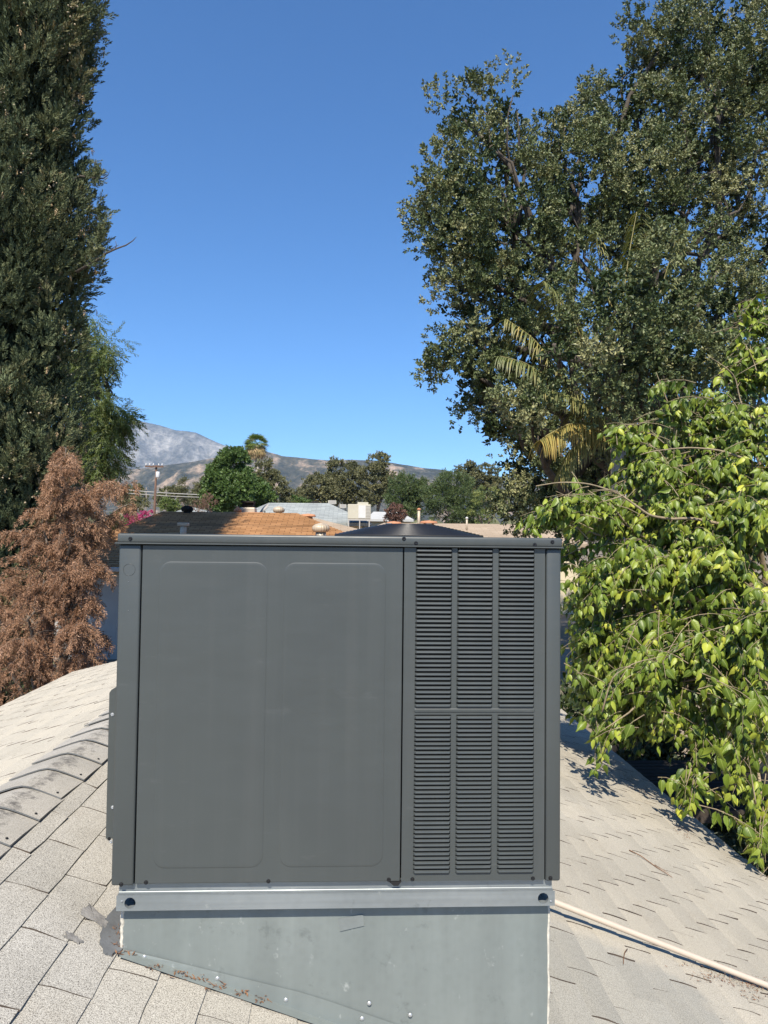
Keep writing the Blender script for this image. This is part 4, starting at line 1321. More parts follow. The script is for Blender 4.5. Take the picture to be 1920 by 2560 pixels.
# ------------------------------------------------------------------ feathery pepper tree behind the cypress
pep_lobes = [px_lobe(*a) for a in ((215, 820, 30, 60, 22), (235, 900, 45, 50, 22), (262, 880, 38, 40, 22), (225, 1000, 50, 70, 22), (250, 1050, 45, 60, 22), (295, 1050, 32, 40, 22), (262, 1130, 36, 60, 22), (275, 1180, 25, 40, 22), (150, 950, 70, 110, 23), (200, 1120, 60, 80, 22.5))]
pb = P(190, 1400, 22.5); pb[2] = float(gz(0, 22.5))
crown_tree('pepper_tree', 'feathery light green pepper tree peeking out from behind the cypress', 'tree', pb, pep_lobes, F_pepper, DROOP_T, 200, 15, 0.32, 0.28, 'grey_brown', 0.2, -1.1, None, 0.5, 0.15, 0.3, 10)

# ------------------------------------------------------------------ feather palm inside the oak
M['rachis'] = plain('palm_rachis', (0.22, 0.19, 0.07), 0.6)
palm_c = P(1545, 1105, 13.4)
palm = thing('palm_tree', (palm_c[0], palm_c[1], float(gz(0, 13.4)) - 0.05), 'feather palm with yellowing drooping fronds in front of the oak', 'palm')
part('trunk', tube([(palm_c[0], palm_c[1], float(gz(0, 13.4)) - 0.05), (palm_c[0] + 0.05, palm_c[1], 3.4), tuple(palm_c)], [0.2, 0.16, 0.14], 12), bark['pale'], palm, True)
fr = [([(1545, 1105), (1475, 1010), (1394, 918), (1330, 842), (1266, 798)], 13.2, 0.40), ([(1545, 1105), (1470, 1020), (1400, 955), (1348, 930), (1310, 905), (1250, 890)], 13.0, 0.32),
      ([(1545, 1105), (1500, 1045), (1465, 1012), (1418, 985), (1353, 972)], 12.8, 0.38), ([(1545, 1105), (1505, 1078), (1453, 1058), (1418, 1060), (1371, 1086), (1350, 1100)], 12.6, 0.68),
      ([(1545, 1105), (1540, 950), (1555, 760), (1575, 620), (1592, 530)], 13.6, 0.35), ([(1545, 1105), (1520, 930), (1510, 760), (1500, 650), (1486, 585)], 13.4, 0.38),
      ([(1545, 1105), (1600, 900), (1660, 700), (1690, 600), (1705, 565)], 13.2, 0.35), ([(1545, 1105), (1470, 880), (1420, 775), (1385, 735), (1355, 705)], 12.8, 0.35),
      ([(1545, 1105), (1640, 960), (1740, 890), (1830, 890), (1900, 930)], 12.6, 0.55), ([(1545, 1105), (1480, 1090), (1430, 1120), (1400, 1180)], 13.2, 0.5)]
for path, vtip, tn in fr:
    n = len(path)
    pts = np.array([P(a, b_, 13.4 + (vtip - 13.4) * k / (n - 1)) for k, (a, b_) in enumerate(path)])
    # resample smoothly
    tt = np.linspace(0, n - 1, 30)
    pts = np.stack([np.interp(tt, np.arange(n), pts[:, c]) for c in range(3)], -1)
    for _ in range(3): pts[1:-1] = (pts[:-2] + pts[1:-1] * 2 + pts[2:]) / 4
    f = part('frond', tube(pts, np.linspace(0.025, 0.006, 30), 5), M['rachis'], palm, True)
    Vs, Ts, Cs, k = [], [], [], 0
    L0 = S(84, 13)
    for s in np.linspace(4, 29, 68):
        i = min(int(s), 28)
        c0 = pts[i] + (pts[i + 1] - pts[i]) * (s - i)
        tdir = pts[i + 1] - pts[i]; tdir /= np.linalg.norm(tdir)
        side = np.cross(tdir, (0, 0, 1.0)); side /= np.linalg.norm(side) + 1e-9
        for sg in (-1, 1):
            Ll = L0 * (0.65 + 0.5 * math.sin(math.pi * min(1, s / 30))) * rng.uniform(0.75, 1.1)
            d0 = side * sg * 0.75 + tdir * 0.55 + rng.normal(0, 0.08, 3) + np.array([0, 0, 0.1])
            q = [c0]
            dd = d0 / np.linalg.norm(d0)
            for r in range(4):
                dd = dd + np.array([0, 0, -0.52]); dd /= np.linalg.norm(dd)
                q.append(q[-1] + dd * Ll / 4)
            wv = np.cross(dd, side * sg + 0.3 * tdir); wv /= np.linalg.norm(wv) + 1e-9
            ws = np.array([0.005, 0.010, 0.009, 0.006, 0.001])
            V = np.concatenate([np.array(q) - wv * ws[:, None], np.array(q) + wv * ws[:, None]])
            Vs.append(V)
            for r in range(4):
                Ts += [(k + r, k + r + 1, k + 5 + r + 1), (k + r, k + 5 + r + 1, k + 5 + r)]
            Cs.append(np.clip(tn + rng.normal(0, 0.13) + np.tile(np.linspace(-0.05, 0.15, 5), 2), 0, 1)); k += 10
    tri_mesh('leaflets', np.concatenate(Vs), Ts, F_palm, f, np.concatenate(Cs), kind='stuff')

# ------------------------------------------------------------------ mulberry in front at the right
def mul_leaf(seed):
    """heart-shaped leaf with a drip tip along +y, blade in x-y, folded and curled; returns V,T,uv"""
    r = np.random.default_rng(seed)
    ys = np.array([0.0, 0.18, 0.48, 0.78, 1.06])
    ws = np.array([0.14, 0.30, 0.26, 0.09, 0.0]) * r.uniform(0.85, 1.15)
    y_off = np.array([-0.10, -0.03, 0, 0, 0])
    fold, curl = r.uniform(0.35, 1.0), r.uniform(0.4, 0.95)
    V, uv = [], []
    for y, w, yo in zip(ys, ws, y_off):
        z = -curl * y * y * 0.6
        V += [(-w, y + yo, z - fold * w + r.normal(0, 0.015)), (0, y, z), (w, y + yo, z - fold * w + r.normal(0, 0.015))]
        uv += [(-w, y), (0, y), (w, y)]
    T = []
    for k in range(len(ys) - 1):
        a = 3 * k
        T += [(a, a + 1, a + 4), (a, a + 4, a + 3), (a + 1, a + 2, a + 5), (a + 1, a + 5, a + 4)]
    n = len(V)                                   # leaf stalk
    V += [(-0.012, -0.28, 0.10), (0.012, -0.28, 0.10), (0.0, 0.02, 0.0)]
    uv += [(0, 0)] * 3
    T.append((n, n + 1, n + 2))
    return np.array(V), np.array(T), np.array(uv)


MUL = [mul_leaf(s) for s in range(10)]
mul_l = [px_lobe(*a) for a in (
    (1500, 1265, 130, 75, 6.6), (1350, 1262, 66, 34, 6.3), (1390, 1228, 60, 26, 6.1), (1470, 1225, 60, 30, 6.1), (1650, 1130, 70, 40, 6.3), (1790, 1130, 80, 40, 6.3), (1360, 1370, 60, 55, 6.6), (1620, 1150, 120, 100, 6.8), (1560, 1060, 60, 50, 6.7), (1760, 1030, 120, 110, 6.9), (1880, 870, 75, 110, 7.2), (1905, 750, 50, 55, 7.3), (1860, 1050, 110, 120, 6.6),
    (1700, 1260, 160, 120, 6.4), (1600, 1400, 170, 110, 6.3), (1480, 1430, 80, 90, 6.2), (1800, 1420, 150, 150, 6.0), (1890, 1250, 90, 150, 5.8), (1480, 1590, 90, 110, 6.4), (1640, 1580, 130, 110, 6.0),
    (1515, 1700, 38, 70, 5.6), (1500, 1830, 20, 48, 5.4), (1780, 1620, 120, 110, 5.6), (1660, 1740, 75, 75, 5.8), (1620, 1640, 60, 60, 5.6), (1890, 1560, 80, 140, 5.3), (1760, 1800, 85, 80, 5.5), (1880, 1780, 70, 110, 5.1),
    (1715, 1965, 38, 38, 5.4), (1850, 1930, 55, 70, 5.1), (1890, 2060, 38, 70, 5.0), (1905, 2150, 24, 30, 4.9), (1640, 930, 34, 22, 6.7), (1690, 975, 30, 26, 6.7), (1720, 1150, 160, 100, 7.4), (1850, 1250, 150, 200, 7.6), (1600, 1450, 200, 200, 7.6), (1800, 1600, 200, 200, 7.2), (1620, 1720, 150, 130, 7.4), (1500, 1640, 90, 110, 7.2), (1450, 1540, 70, 120, 7.0), (1465, 1690, 70, 70, 7.2), (1580, 1780, 80, 60, 7.4),
    (2060, 1000, 130, 170, 6.6), (2100, 1350, 160, 220, 5.8), (2150, 1650, 170, 200, 5.2), (2350, 1300, 220, 260, 5.6), (2420, 1650, 220, 240, 5.2))]  # unseen lobes right of the frame, added to shade the yard below
mb = np.array([4.9, 7.6, float(gz(0, 7.6)) - 0.05])
mul = thing('mulberry_tree', mb, 'broad bright green mulberry tree whose branches hang over the right eave', 'tree')
fork = np.array([4.4, 7.4, 3.2])
part('trunk', tube([mb, (4.85, 7.6, 1.5), (4.6, 7.5, 2.6), fork], [0.24, 0.2, 0.18, 0.16], 10), bark['pale'], mul, True)
bl = []
for c, r in mul_l:
    v_, p_ = limb(fork, c, 0.04, 0.002, 0.10, 9, 0.03)
    bl.append(v_)
# limbs that can be seen in front of the leaves
for path, v, r in (([(1340, 1215), (1400, 1205), (1470, 1208), (1545, 1232), (1590, 1264), (1625, 1290), (1680, 1298), (1730, 1295), (1800, 1310), (1900, 1330)], 6.15, 0.020), ([(1480, 1225), (1530, 1224), (1548, 1232)], 6.1, 0.008), ([(1495, 1257), (1530, 1248), (1560, 1238)], 6.05, 0.009),
                   ([(1600, 1137), (1630, 1128), (1720, 1118), (1800, 1125), (1870, 1150)], 6.3, 0.014), 
                   ([(1770, 890), (1810, 915), (1838, 940), (1850, 1000), (1862, 1030), (1900, 1060), (1930, 1090)], 6.6, 0.013), ([(1838, 940), (1900, 905), (1940, 890)], 6.6, 0.008),
                   ([(1870, 1890), (1880, 1950), (1890, 2010)], 4.95, 0.007), ([(1660, 1640), (1590, 1655), (1530, 1690), (1505, 1780)], 5.5, 0.009), ([(1730, 1955), (1760, 1930), (1790, 1932)], 5.3, 0.005)):
    n = len(path)
    pts = np.array([P(a, b_, v) for a, b_ in path])
    tt = np.linspace(0, n - 1, 4 * n)
    pts = np.stack([np.interp(tt, np.arange(n), pts[:, c]) for c in range(3)], -1)
    for _ in range(2): pts[1:-1] = (pts[:-2] + pts[1:-1] * 2 + pts[2:]) / 4
    rads = np.linspace(0.25, 1.0, len(pts)) * r * 0.8
    bl.append(tube(pts, rads, 6))
leaves_p, leaves_y, leaves_n, leaves_s, leaves_t = [], [], [], [], []
wts = np.array([r[0] * r[2] for _, r in mul_l]) ** 0.85; wts /= wts.sum()
NTW = 2900
CC = np.array([4.0, 7.2, 5.2])
for k in rng.choice(len(mul_l), NTW, p=wts):
    c, r = np.array(mul_l[k][0]), np.array(mul_l[k][1])
    d = rand_dirs(1)[0]
    e = c + d * r * rng.uniform(0.35, 1.0)
    out = (e - CC); out /= np.linalg.norm(out)
    tw = out * 0.8 + d * 0.6 + rng.normal(0, 0.3, 3); tw[2] = tw[2] * 0.5 + 0.1
    tw /= np.linalg.norm(tw)
    L = rng.uniform(0.3, 0.62)
    m_ = 9
    tp2 = [e - tw * L + tw * L * s + np.array([0, 0, 0.10 * L * s - 0.42 * L * s * s]) for s in np.linspace(0, 1, m_)]
    bl.append(tube(tp2[::2], np.linspace(0.0042, 0.0014, 5), 4, False))
    twt = rng.normal(0, 0.17)
    for s in range(1, m_):
        dd = tp2[s] - tp2[s - 1]; dd /= np.linalg.norm(dd)
        sd_ = np.cross(dd, (0, 0, 1.0)); sd_ /= np.linalg.norm(sd_) + 1e-9
        for sg in ((1,) if s % 2 else (-1,)) if s < m_ - 1 else (1, -1):
            y = dd * 0.5 + sd_ * sg * rng.uniform(0.35, 0.9) + np.array([0, 0, rng.uniform(-1.35, -0.4)]) + rng.normal(0, 0.2, 3)
            y /= np.linalg.norm(y)
            nrm = np.array([0, -0.45, 0.7]) + out * 0.45 + rng.normal(0, 0.62, 3)
            sz = rng.uniform(0.06, 0.12) * (1.0 - 0.3 * (s > 6))
            leaves_p.append(tp2[s] + y * 0.28 * sz); leaves_y.append(y); leaves_n.append(nrm); leaves_s.append(sz)
            leaves_t.append(0.31 + twt + rng.normal(0, 0.16) + 0.14 * (s > 6) + (0.35 if rng.random() < 0.02 else 0))
part('branches', cat_(*bl), bark['twig'], mul, True, kind='stuff')
LP, LY, LN, LS, LT = map(np.array, (leaves_p, leaves_y, leaves_n, leaves_s, leaves_t))
# keep leaves out of the unit, the roof and the strip right in front of the lens
keep = ~((LP[:, 0] < UNIT_U1 + 0.05) & (LP[:, 1] < v0 + UD + 0.1))
rz_ = RZ - (LP[:, 0] - RU) * PITCHK
keep &= ~((LP[:, 0] < EAVE_R + 0.05) & (LP[:, 2] < rz_ + 0.12))
LP, LY, LN, LS, LT = LP[keep], LY[keep], LN[keep], LS[keep], LT[keep]
Zf = LN - (LN * LY).sum(1, keepdims=True) * LY; Zf /= np.linalg.norm(Zf, axis=1, keepdims=True)
Xf = np.cross(LY, Zf)
ROT = np.stack([Xf, LY, Zf], 2)
pr = proj(LP)
infr = (pr[:, 0] > 1250) & (pr[:, 0] < 1915) & (pr[:, 1] < 2300) & ~((pr[:, 0] < 1405) & (pr[:, 1] > 1335))
# the leaves nearest the eye within their own patch of the picture
cell = (pr[:, 0] // 30).astype(int) * 1000 + (pr[:, 1] // 30).astype(int)
near = {}
for i in np.where(infr)[0]:
    if cell[i] not in near or pr[i, 2] < pr[near[cell[i]], 2]: near[cell[i]] = i
cand = sorted(near.values(), key=lambda i: -LS[i] / pr[i, 2])[:300]
single = np.zeros(len(LP), bool); single[cand] = True
lm = []
for q, (tv, tf, uvq) in enumerate(MUL):
    row = []
    for tn in (0.2, 0.4, 0.55, 0.75):
        me = bpy.data.meshes.new('leaf')
        me.from_pydata([tuple(v) for v in tv], [], [tuple(f) for f in tf]); me.update()
        a = me.attributes.new('tint', 'FLOAT', 'POINT'); a.data.foreach_set('value', np.full(len(tv), tn, np.float32))
        l = me.uv_layers.new(name='UVMap'); l.data.foreach_set('uv', uvq[tf.ravel()].astype(np.float32).ravel())
        me.polygons.foreach_set('use_smooth', [True] * len(me.polygons))
        me.materials.append(F_mul)
        row.append(me)
    lm.append(row)
for i in cand:
    ti = int(np.argmin([abs(LT[i] - x) for x in (0.2, 0.4, 0.55, 0.75)]))
    o = bpy.data.objects.new('leaf', lm[rng.integers(0, 10)][ti])
    scene.collection.objects.link(o)
    o.parent = mul
    m4 = Matrix.Identity(4)
    for a in range(3):
        for b_ in range(3): m4[a][b_] = float(ROT[i, a, b_] * LS[i])
        m4[a][3] = float(LP[i, a] - ORG[mul.name][a])
    o.matrix_local = m4
idx = np.where(~single)[0]
which = rng.integers(0, 10, len(idx))
Vs, Ts, Us, Cs, n0 = [], [], [], [], 0
for q, (tv, tf, uvq) in enumerate(MUL):
    s = idx[which == q]
    V, T = scatter(tv, tf, LP[s], ROT[s], LS[s])
    Vs.append(V); Ts.append(T + n0); n0 += len(V)
    Us.append(np.tile(uvq, (len(s), 1))); Cs.append(np.repeat(np.clip(LT[s], 0, 1), len(tv)))
tri_mesh('foliage', np.concatenate(Vs), np.concatenate(Ts), F_mul, mul, np.concatenate(Cs), np.concatenate(Us), True, kind='stuff')

# ------------------------------------------------------------------ neighbouring houses
def uv_plane(me_obj, dirs):
    me = me_obj.data
    l = me.uv_layers.new(name='UVMap')
    for p in me.polygons:
        u, w = dirs[p.index]
        for li in p.loop_indices:
            co = np.array(me.vertices[me.loops[li].vertex_index].co)
            l.data[li].uv = (float(co @ u), float(co @ w))


def hip_roof(name, corners, ridge, m, parent, th=0.16, course=0.0):
    """corners: front-left, front-right, back-right, back-left (eave level); ridge: left, right"""
    fl, fr_, br_, bl_ = [np.array(c, float) for c in corners]
    rl, rr_ = [np.array(c, float) for c in ridge]
    V = [fl, fr_, br_, bl_, rl, rr_] + [c - (0, 0, th) for c in (fl, fr_, br_, bl_)]
    F = [(0, 1, 5, 4), (1, 2, 5), (2, 3, 4, 5), (3, 0, 4), (1, 0, 6, 7), (2, 1, 7, 8), (3, 2, 8, 9), (0, 3, 9, 6), (6, 9, 8, 7)]
    o = part(name, (V, F), m, parent)
    dirs = []
    for f in F:
        a = np.array(V[f[1]]) - np.array(V[f[0]]); a = a / np.linalg.norm(a)
        n_ = np.cross(a, np.array(V[f[2]]) - np.array(V[f[0]])); n_ /= np.linalg.norm(n_)
        dirs.append((a, np.cross(n_, a)))
    uv_plane(o, dirs)
    return o


def house_at(name, label, front, back, el, er, eave_z, ridge_l, ridge_r, roof_m, wall_m, inset=0.5, wall_l=None):
    gzv = float(gz(0, (front + back) / 2))
    t = thing(name, ((el + er) / 2, (front + back) / 2, gzv), label, 'house')
    w = part('wall', box(el + inset, er - inset, front + inset, back - inset, gzv - 0.6, eave_z - 0.02), wall_m, t)
    r = hip_roof('roof', [(el, front, eave_z), (er, front, eave_z), (er, back, eave_z), (el, back, eave_z)], [ridge_l, ridge_r], roof_m, t)
    return t, w, r


M['brown_roof'] = roof_far_mat('brown_roof_shingles', (0.288, 0.153, 0.0675), (0.405, 0.2232, 0.1062), (0.162, 0.0828, 0.0378), 0.145, 0.34)
M['grey_roof'] = roof_far_mat('pale_grey_roof_shingles', (0.225, 0.243, 0.2385), (0.324, 0.3465, 0.333), (0.153, 0.162, 0.162), 0.2, 0.5)
M['tan_roof'] = roof_far_mat('tan_roof_shingles', (0.315, 0.2475, 0.18), (0.369, 0.2925, 0.216), (0.243, 0.189, 0.135), 0.2, 0.6)
M['white_roof'] = plain('white_coated_roof', (0.387, 0.387, 0.3735), 0.7, 0, 0.08, 1.5)
M['grey_stucco'] = plain('grey_stucco', (0.36, 0.345, 0.32), 0.9, 0, 0.06, 2, 0.2, 60)
M['cream_stucco'] = plain('cream_stucco', (0.558, 0.477, 0.324), 0.9, 0, 0.06, 2)
M['cream_metal'] = plain('cream_painted_metal', (0.423, 0.4005, 0.324), 0.5, 0, 0.05, 2)
M['dark_metal'] = plain('dark_painted_metal', (0.028, 0.024, 0.02), 0.8, 0.0, 0.2, 4, 0, 80, 0.1)
M['beige_metal'] = plain('beige_turbine_metal', (0.432, 0.36, 0.27), 0.45, 0.1, 0.08, 6)
M['terracotta'] = plain('terracotta_paint', (0.42, 0.19, 0.10), 0.8, 0, 0.2, 6)
M['glass'] = plain('dark_window_glass', (0.03, 0.035, 0.04), 0.08, 0, 0.1, 3)
M['pole_wood'] = plain('creosoted_pole', (0.115, 0.066, 0.045), 0.9, 0, 0.3, 5)
M['white_metal'] = plain('white_painted_metal', (0.522, 0.522, 0.513), 0.5, 0, 0.05, 3)

BF, BR_ = 18.4, 23.5
bl0, br0 = P(60, 1415, BF), P(1090, 1418, BF)
rl0, rr0 = P(408, 1279, BR_), P(742, 1283, BR_)
ez = (bl0[2] + br0[2]) / 2 - 0.02
rz9 = (rl0[2] + rr0[2]) / 2
brown, bw, broof = house_at('brown_house', 'house with a brown shingle hip roof, partly in tree shadow, right behind the air conditioner', BF, 2 * BR_ - BF, bl0[0], br0[0], ez, (rl0[0], BR_, rz9), (rr0[0], BR_, rz9), M['brown_roof'], M['grey_stucco'], 0.45)
# shingle courses as real steps on the slope that faces us, and gutters
slope_n = np.array([0, -(rz9 - ez), BR_ - BF]); slope_n /= np.linalg.norm(slope_n)
ncs = 40
for k in range(ncs):
    t0, t1 = k / ncs, (k + 1) / ncs
    a = lambda t, s: np.array([bl0[0] + (rl0[0] - bl0[0]) * t, 0, 0]) if s == 0 else np.array([br0[0] + (rr0[0] - br0[0]) * t, 0, 0])
    yz = lambda t: np.array([0, BF + (BR_ - BF) * t, ez + (rz9 - ez) * t])
    q = [a(t0, 0) + yz(t0) + slope_n * 0.022, a(t0, 1) + yz(t0) + slope_n * 0.022, a(t1, 1) + yz(t1) + slope_n * 0.006, a(t1, 0) + yz(t1) + slope_n * 0.006]
    lo = [a(t0, 0) + yz(t0) + slope_n * 0.002, a(t0, 1) + yz(t0) + slope_n * 0.002]
    o = part('shingle_course', (q + lo, [(0, 1, 2, 3), (4, 5, 1, 0)]), M['brown_roof'], broof)
    dv = np.array([0, BR_ - BF, rz9 - ez]); dv /= np.linalg.norm(dv)
    uv_plane(o, [(np.array([1.0, 0, 0]), dv)] * 2)
part('gutter', box(bl0[0] + 0.05, br0[0] - 0.05, BF - 0.12, BF - 0.005, ez - 0.14, ez - 0.02, 0.02, 1), M['grey_stucco'], brown)
ww = P(120, 1530, BF + 0.45)
wn_ = part('window', box(ww[0] - 0.9, ww[0] + 0.9, BF + 0.41, BF + 0.449, ww[2] - 0.1, ww[2] + 0.9), M['white_metal'], brown)
part('pane', box(ww[0] - 0.83, ww[0] + 0.83, BF + 0.40, BF + 0.409, ww[2] - 0.03, ww[2] + 0.83), M['glass'], wn_)


def turbine(px, py, v, wpx, hpx, m, label, base_h=0.3):
    c = P(px, py, v)                                   # foot of the head
    R, H = S(wpx / 2, v), S(hpx, v)
    t = thing('turbine_vent', (c[0], c[1], c[2] - base_h), label, 'roof vent', 'turbine vents on the roofs')
    part('neck', lathe([(R * 0.72, -base_h), (R * 0.6, 0.02)], c, 16), m, t, True)
    for k in range(18):
        a0 = 2 * math.pi * k / 18
        V = []
        for zf, rf in ((0.0, 0.80), (0.15, 0.93), (0.4, 1.0), (0.65, 0.93), (0.85, 0.66), (0.98, 0.3)):
            for a, dr in ((a0, 0.0), (a0 + 0.20, 0.07), (a0 + 0.42, -0.10)):
                V.append((c[0] + R * (rf + dr * rf) * math.cos(a), c[1] + R * (rf + dr * rf) * math.sin(a), c[2] + H * zf))
        F = [(r * 3 + s, r * 3 + s + 1, r * 3 + s + 4, r * 3 + s + 3) for r in range(5) for s in range(2)]
        part('vane', (V, F), m, t, True)
    part('cap', lathe([(R * 0.36, H * 0.95), (R * 0.3, H), (0.0, H * 1.03)], c, 16), m, t, True)
    return t


turbine(802, 1330, 20.6, 42, 22, M['beige_metal'], 'beige turbine vent low on the brown roof, nearest above the unit lid', 0.35)
turbine(697, 1281, 23.8, 28, 15, M['beige_metal'], 'beige turbine vent on the ridge of the brown roof', 0.3)
turbine(468, 1279, 23.4, 28, 15, M['dark_metal'], 'dark turbine vent on the shaded end of the brown ridge', 0.3)
# t-shaped vent in the shade of the brown roof
c0 = P(458, 1330, 20.5)
t = thing('flue_vent', (c0[0], c0[1], c0[2] - 0.2), 'tan T-shaped flue vent standing in the shaded part of the brown roof', 'flue vent')
part('pipe', lathe([(S(8, 20.5), -0.25), (S(8, 20.5), S(16, 20.5))], c0, 12), M['beige_metal'], t, True)
part('hood', box(c0[0] - S(13, 20.5), c0[0] + S(13, 20.5), c0[1] - 0.11, c0[1] + 0.11, c0[2] + S(15, 20.5), c0[2] + S(23, 20.5), 0.015), M['beige_metal'], t)
# chimney with dark spark arrestor behind the ridge
c0 = P(620, 1284, 24.4)
t = thing('chimney', (c0[0], c0[1], c0[2] - 0.5), 'squat tan chimney with a dark spark arrestor at the brown ridge', 'chimney')
part('stack', box(c0[0] - S(19, 24), c0[0] + S(19, 24), 24.2, 24.75, c0[2] - 0.5, c0[2] + S(15, 24), 0.03), M['beige_metal'], t)
part('stack_base', box(c0[0] - S(42, 24), c0[0] + S(40, 24), 24.1, 24.85, c0[2] - 0.6, c0[2] + S(3, 24), 0.01), M['terracotta'], t)
part('flue', lathe([(S(9, 24), 0.0), (S(10, 24), S(6, 24)), (0, S(15, 24))], (c0[0] - S(21, 24), 24.0, c0[2] + 0.03), 12), M['terracotta'], t, True)
ar = []
for k in range(13):
    x = c0[0] - S(13, 24) + S(26, 24) * k / 12
    ar.append(box(x - 0.008, x + 0.008, 24.3, 24.65, c0[2] + S(15, 24), c0[2] + S(27, 24)))
part('spark_arrestor', cat_(*ar), M['dark_metal'], t, kind='stuff')
part('arrestor_lid', box(c0[0] - S(16, 24), c0[0] + S(16, 24), 24.22, 24.72, c0[2] + S(27, 24), c0[2] + S(31, 24), 0.01), M['dark_metal'], t)
# dish
c0 = P(662, 1278, 26)
t = thing('satellite_dish', (c0[0], 26, c0[2] - 0.3), 'small grey satellite dish edge on behind the brown ridge', 'dish')
V, F = lathe([(0.0, 0.0), (0.15, 0.012), (0.24, 0.04), (0.26, 0.05)], (0, 0, 0), 20)
Rm = Matrix.Rotation(D2R(-50), 3, 'Y') @ Matrix.Rotation(D2R(20), 3, 'X')
part('reflector', ([tuple(Rm @ Vector(v) + Vector((c0[0], 26, c0[2] + 0.05))) for v in V], F), M['grey_stucco'], t, True)
part('mast', tube([(c0[0] + 0.05, 26, c0[2] - 0.6), (c0[0], 26, c0[2])], 0.02, 8), M['dark_metal'], t)

# tan house behind the right part of the brown one
tz = P(960, 1352, 27.0)[2]
q = [P(700, 1289, 31.5), P(772, 1291, 31.5)]
tan1, _, tr1 = house_at('tan_house', 'house with a low tan hip roof between the brown roof and the pale grey roof', 27.2, 36.0, P(520, 1352, 27)[0], P(1015, 1352, 27)[0], tz, tuple(q[0]), tuple(q[1]), M['tan_roof'], M['cream_stucco'], 0.45)
tz2 = P(1100, 1356, 29.0)[2]
q = [P(960, 1307, 33.0), P(1330, 1311, 33.0)]
tan2, _, tr2 = house_at('sand_house', 'house with a long low sand coloured roof behind the fan guard', 29.0, 37.0, P(840, 1356, 29)[0], P(1480, 1356, 29)[0], tz2, tuple(q[0]), tuple(q[1]), M['tan_roof'], M['cream_stucco'], 0.45)
def flat_vent(px, py, v, wpx, lab):
    c = P(px, py, v); R = S(wpx / 2, v)
    t = thing('roof_vent', (c[0], c[1], c[2] - 0.12), lab, 'roof vent')
    part('collar', lathe([(R * 0.7, -0.25), (R * 0.55, 0.0)], c, 14), M['terracotta'], t, True)
    part('hood', lathe([(R * 0.98, -0.01), (R, 0.01), (R * 0.85, S(5, v)), (0, S(7, v))], c, 18), M['terracotta'], t, True)
flat_vent(1072, 1308, 30.5, 46, 'wide rusty dome vent on the sand coloured roof right of the flue pipe')
flat_vent(985, 1310, 30.5, 40, 'rusty low vent on the sand coloured roof below the bronze shrub')
flat_vent(770, 1291, 30.0, 40, 'rusty low vent at the top of the tan roof')
def flue(px, y0, y1, v, wpx, lab, cap=True):
    a, b_ = P(px, y0, v), P(px, y1, v); R = S(wpx / 2, v)
    t = thing('flue_pipe', (a[0], a[1], a[2] - 0.3), lab, 'flue pipe')
    part('pipe', lathe([(R, -0.4), (R, b_[2] - a[2] - 0.05)], a, 12), M['beige_metal'], t, True)
    part('cap', lathe([(R * 1.4, b_[2] - a[2] - 0.06), (R * 1.4, b_[2] - a[2]), (0, b_[2] - a[2] + 0.04)], a, 12), M['terracotta'] if cap else M['white_metal'], t, True)
flue(1047, 1308, 1272, 31, 7, 'tall capped flue pipe on the sand coloured roof')
flue(1167, 1309, 1294, 31.5, 5, 'short pale vent pipe at the right of the sand coloured roof', False)

# pale grey house
gzv_ = P(760, 1306, 37.0)[2]
q = [P(672, 1257, 42.0), P(822, 1258, 42.0)]
grey, _, gr_ = house_at('grey_house', 'house with a pale grey shingle hip roof beyond the brown roof', 37.0, 47.0, P(560, 1306, 37)[0], P(930, 1306, 37)[0], gzv_, tuple(q[0]), tuple(q[1]), M['grey_roof'], M['cream_stucco'], 0.5)
def cooler(px0, px1, py0, py1, v, m, lab, legs=0.6):
    a, b_ = P(px0, py1, v), P(px1, py0, v)
    d = (b_[0] - a[0]) * 0.8
    t = thing('evaporative_cooler', ((a[0] + b_[0]) / 2, v + d / 2, a[2] - legs), lab, 'cooler', 'coolers on the far roofs')
    part('cabinet', box(a[0], b_[0], v, v + d, a[2], b_[2], 0.02, 1), m, t)
    n = 5
    for k in range(n):
        zz = a[2] + (b_[2] - a[2]) * (k + 0.5) / n
        part('slat', box(a[0] + 0.05, b_[0] - 0.05, v - 0.012, v - 0.001, zz - 0.025, zz + 0.025), M['grey_stucco'], t)
    for x in (a[0] + 0.05, b_[0] - 0.09):
        for y in (v + 0.04, v + d - 0.08):
            part('leg', box(x, x + 0.04, y, y + 0.04, a[2] - legs, a[2] - 0.002), M['dark_metal'], t)
cooler(820, 841, 1251, 1260, 42.6, M['cream_metal'], 'small cooler box at the right end of the pale grey ridge')
cooler(849, 866, 1261, 1270, 41.5, M['cream_metal'], 'smaller cooler box just left of the big cream rooftop unit')
c0 = P(787, 1257, 42.2)
t = thing('ridge_vent', (c0[0], 42.2, c0[2] - 0.2), 'flat dark vent on the pale grey ridge', 'roof vent')
part('hood', box(c0[0] - S(10, 42), c0[0] + S(10, 42), 42.0, 42.5, c0[2] - 0.02, c0[2] + 0.08, 0.02), M['dark_metal'], t)
part('collar', box(c0[0] - S(7, 42), c0[0] + S(7, 42), 42.05, 42.4, c0[2] - 0.3, c0[2] - 0.021), M['dark_metal'], t)
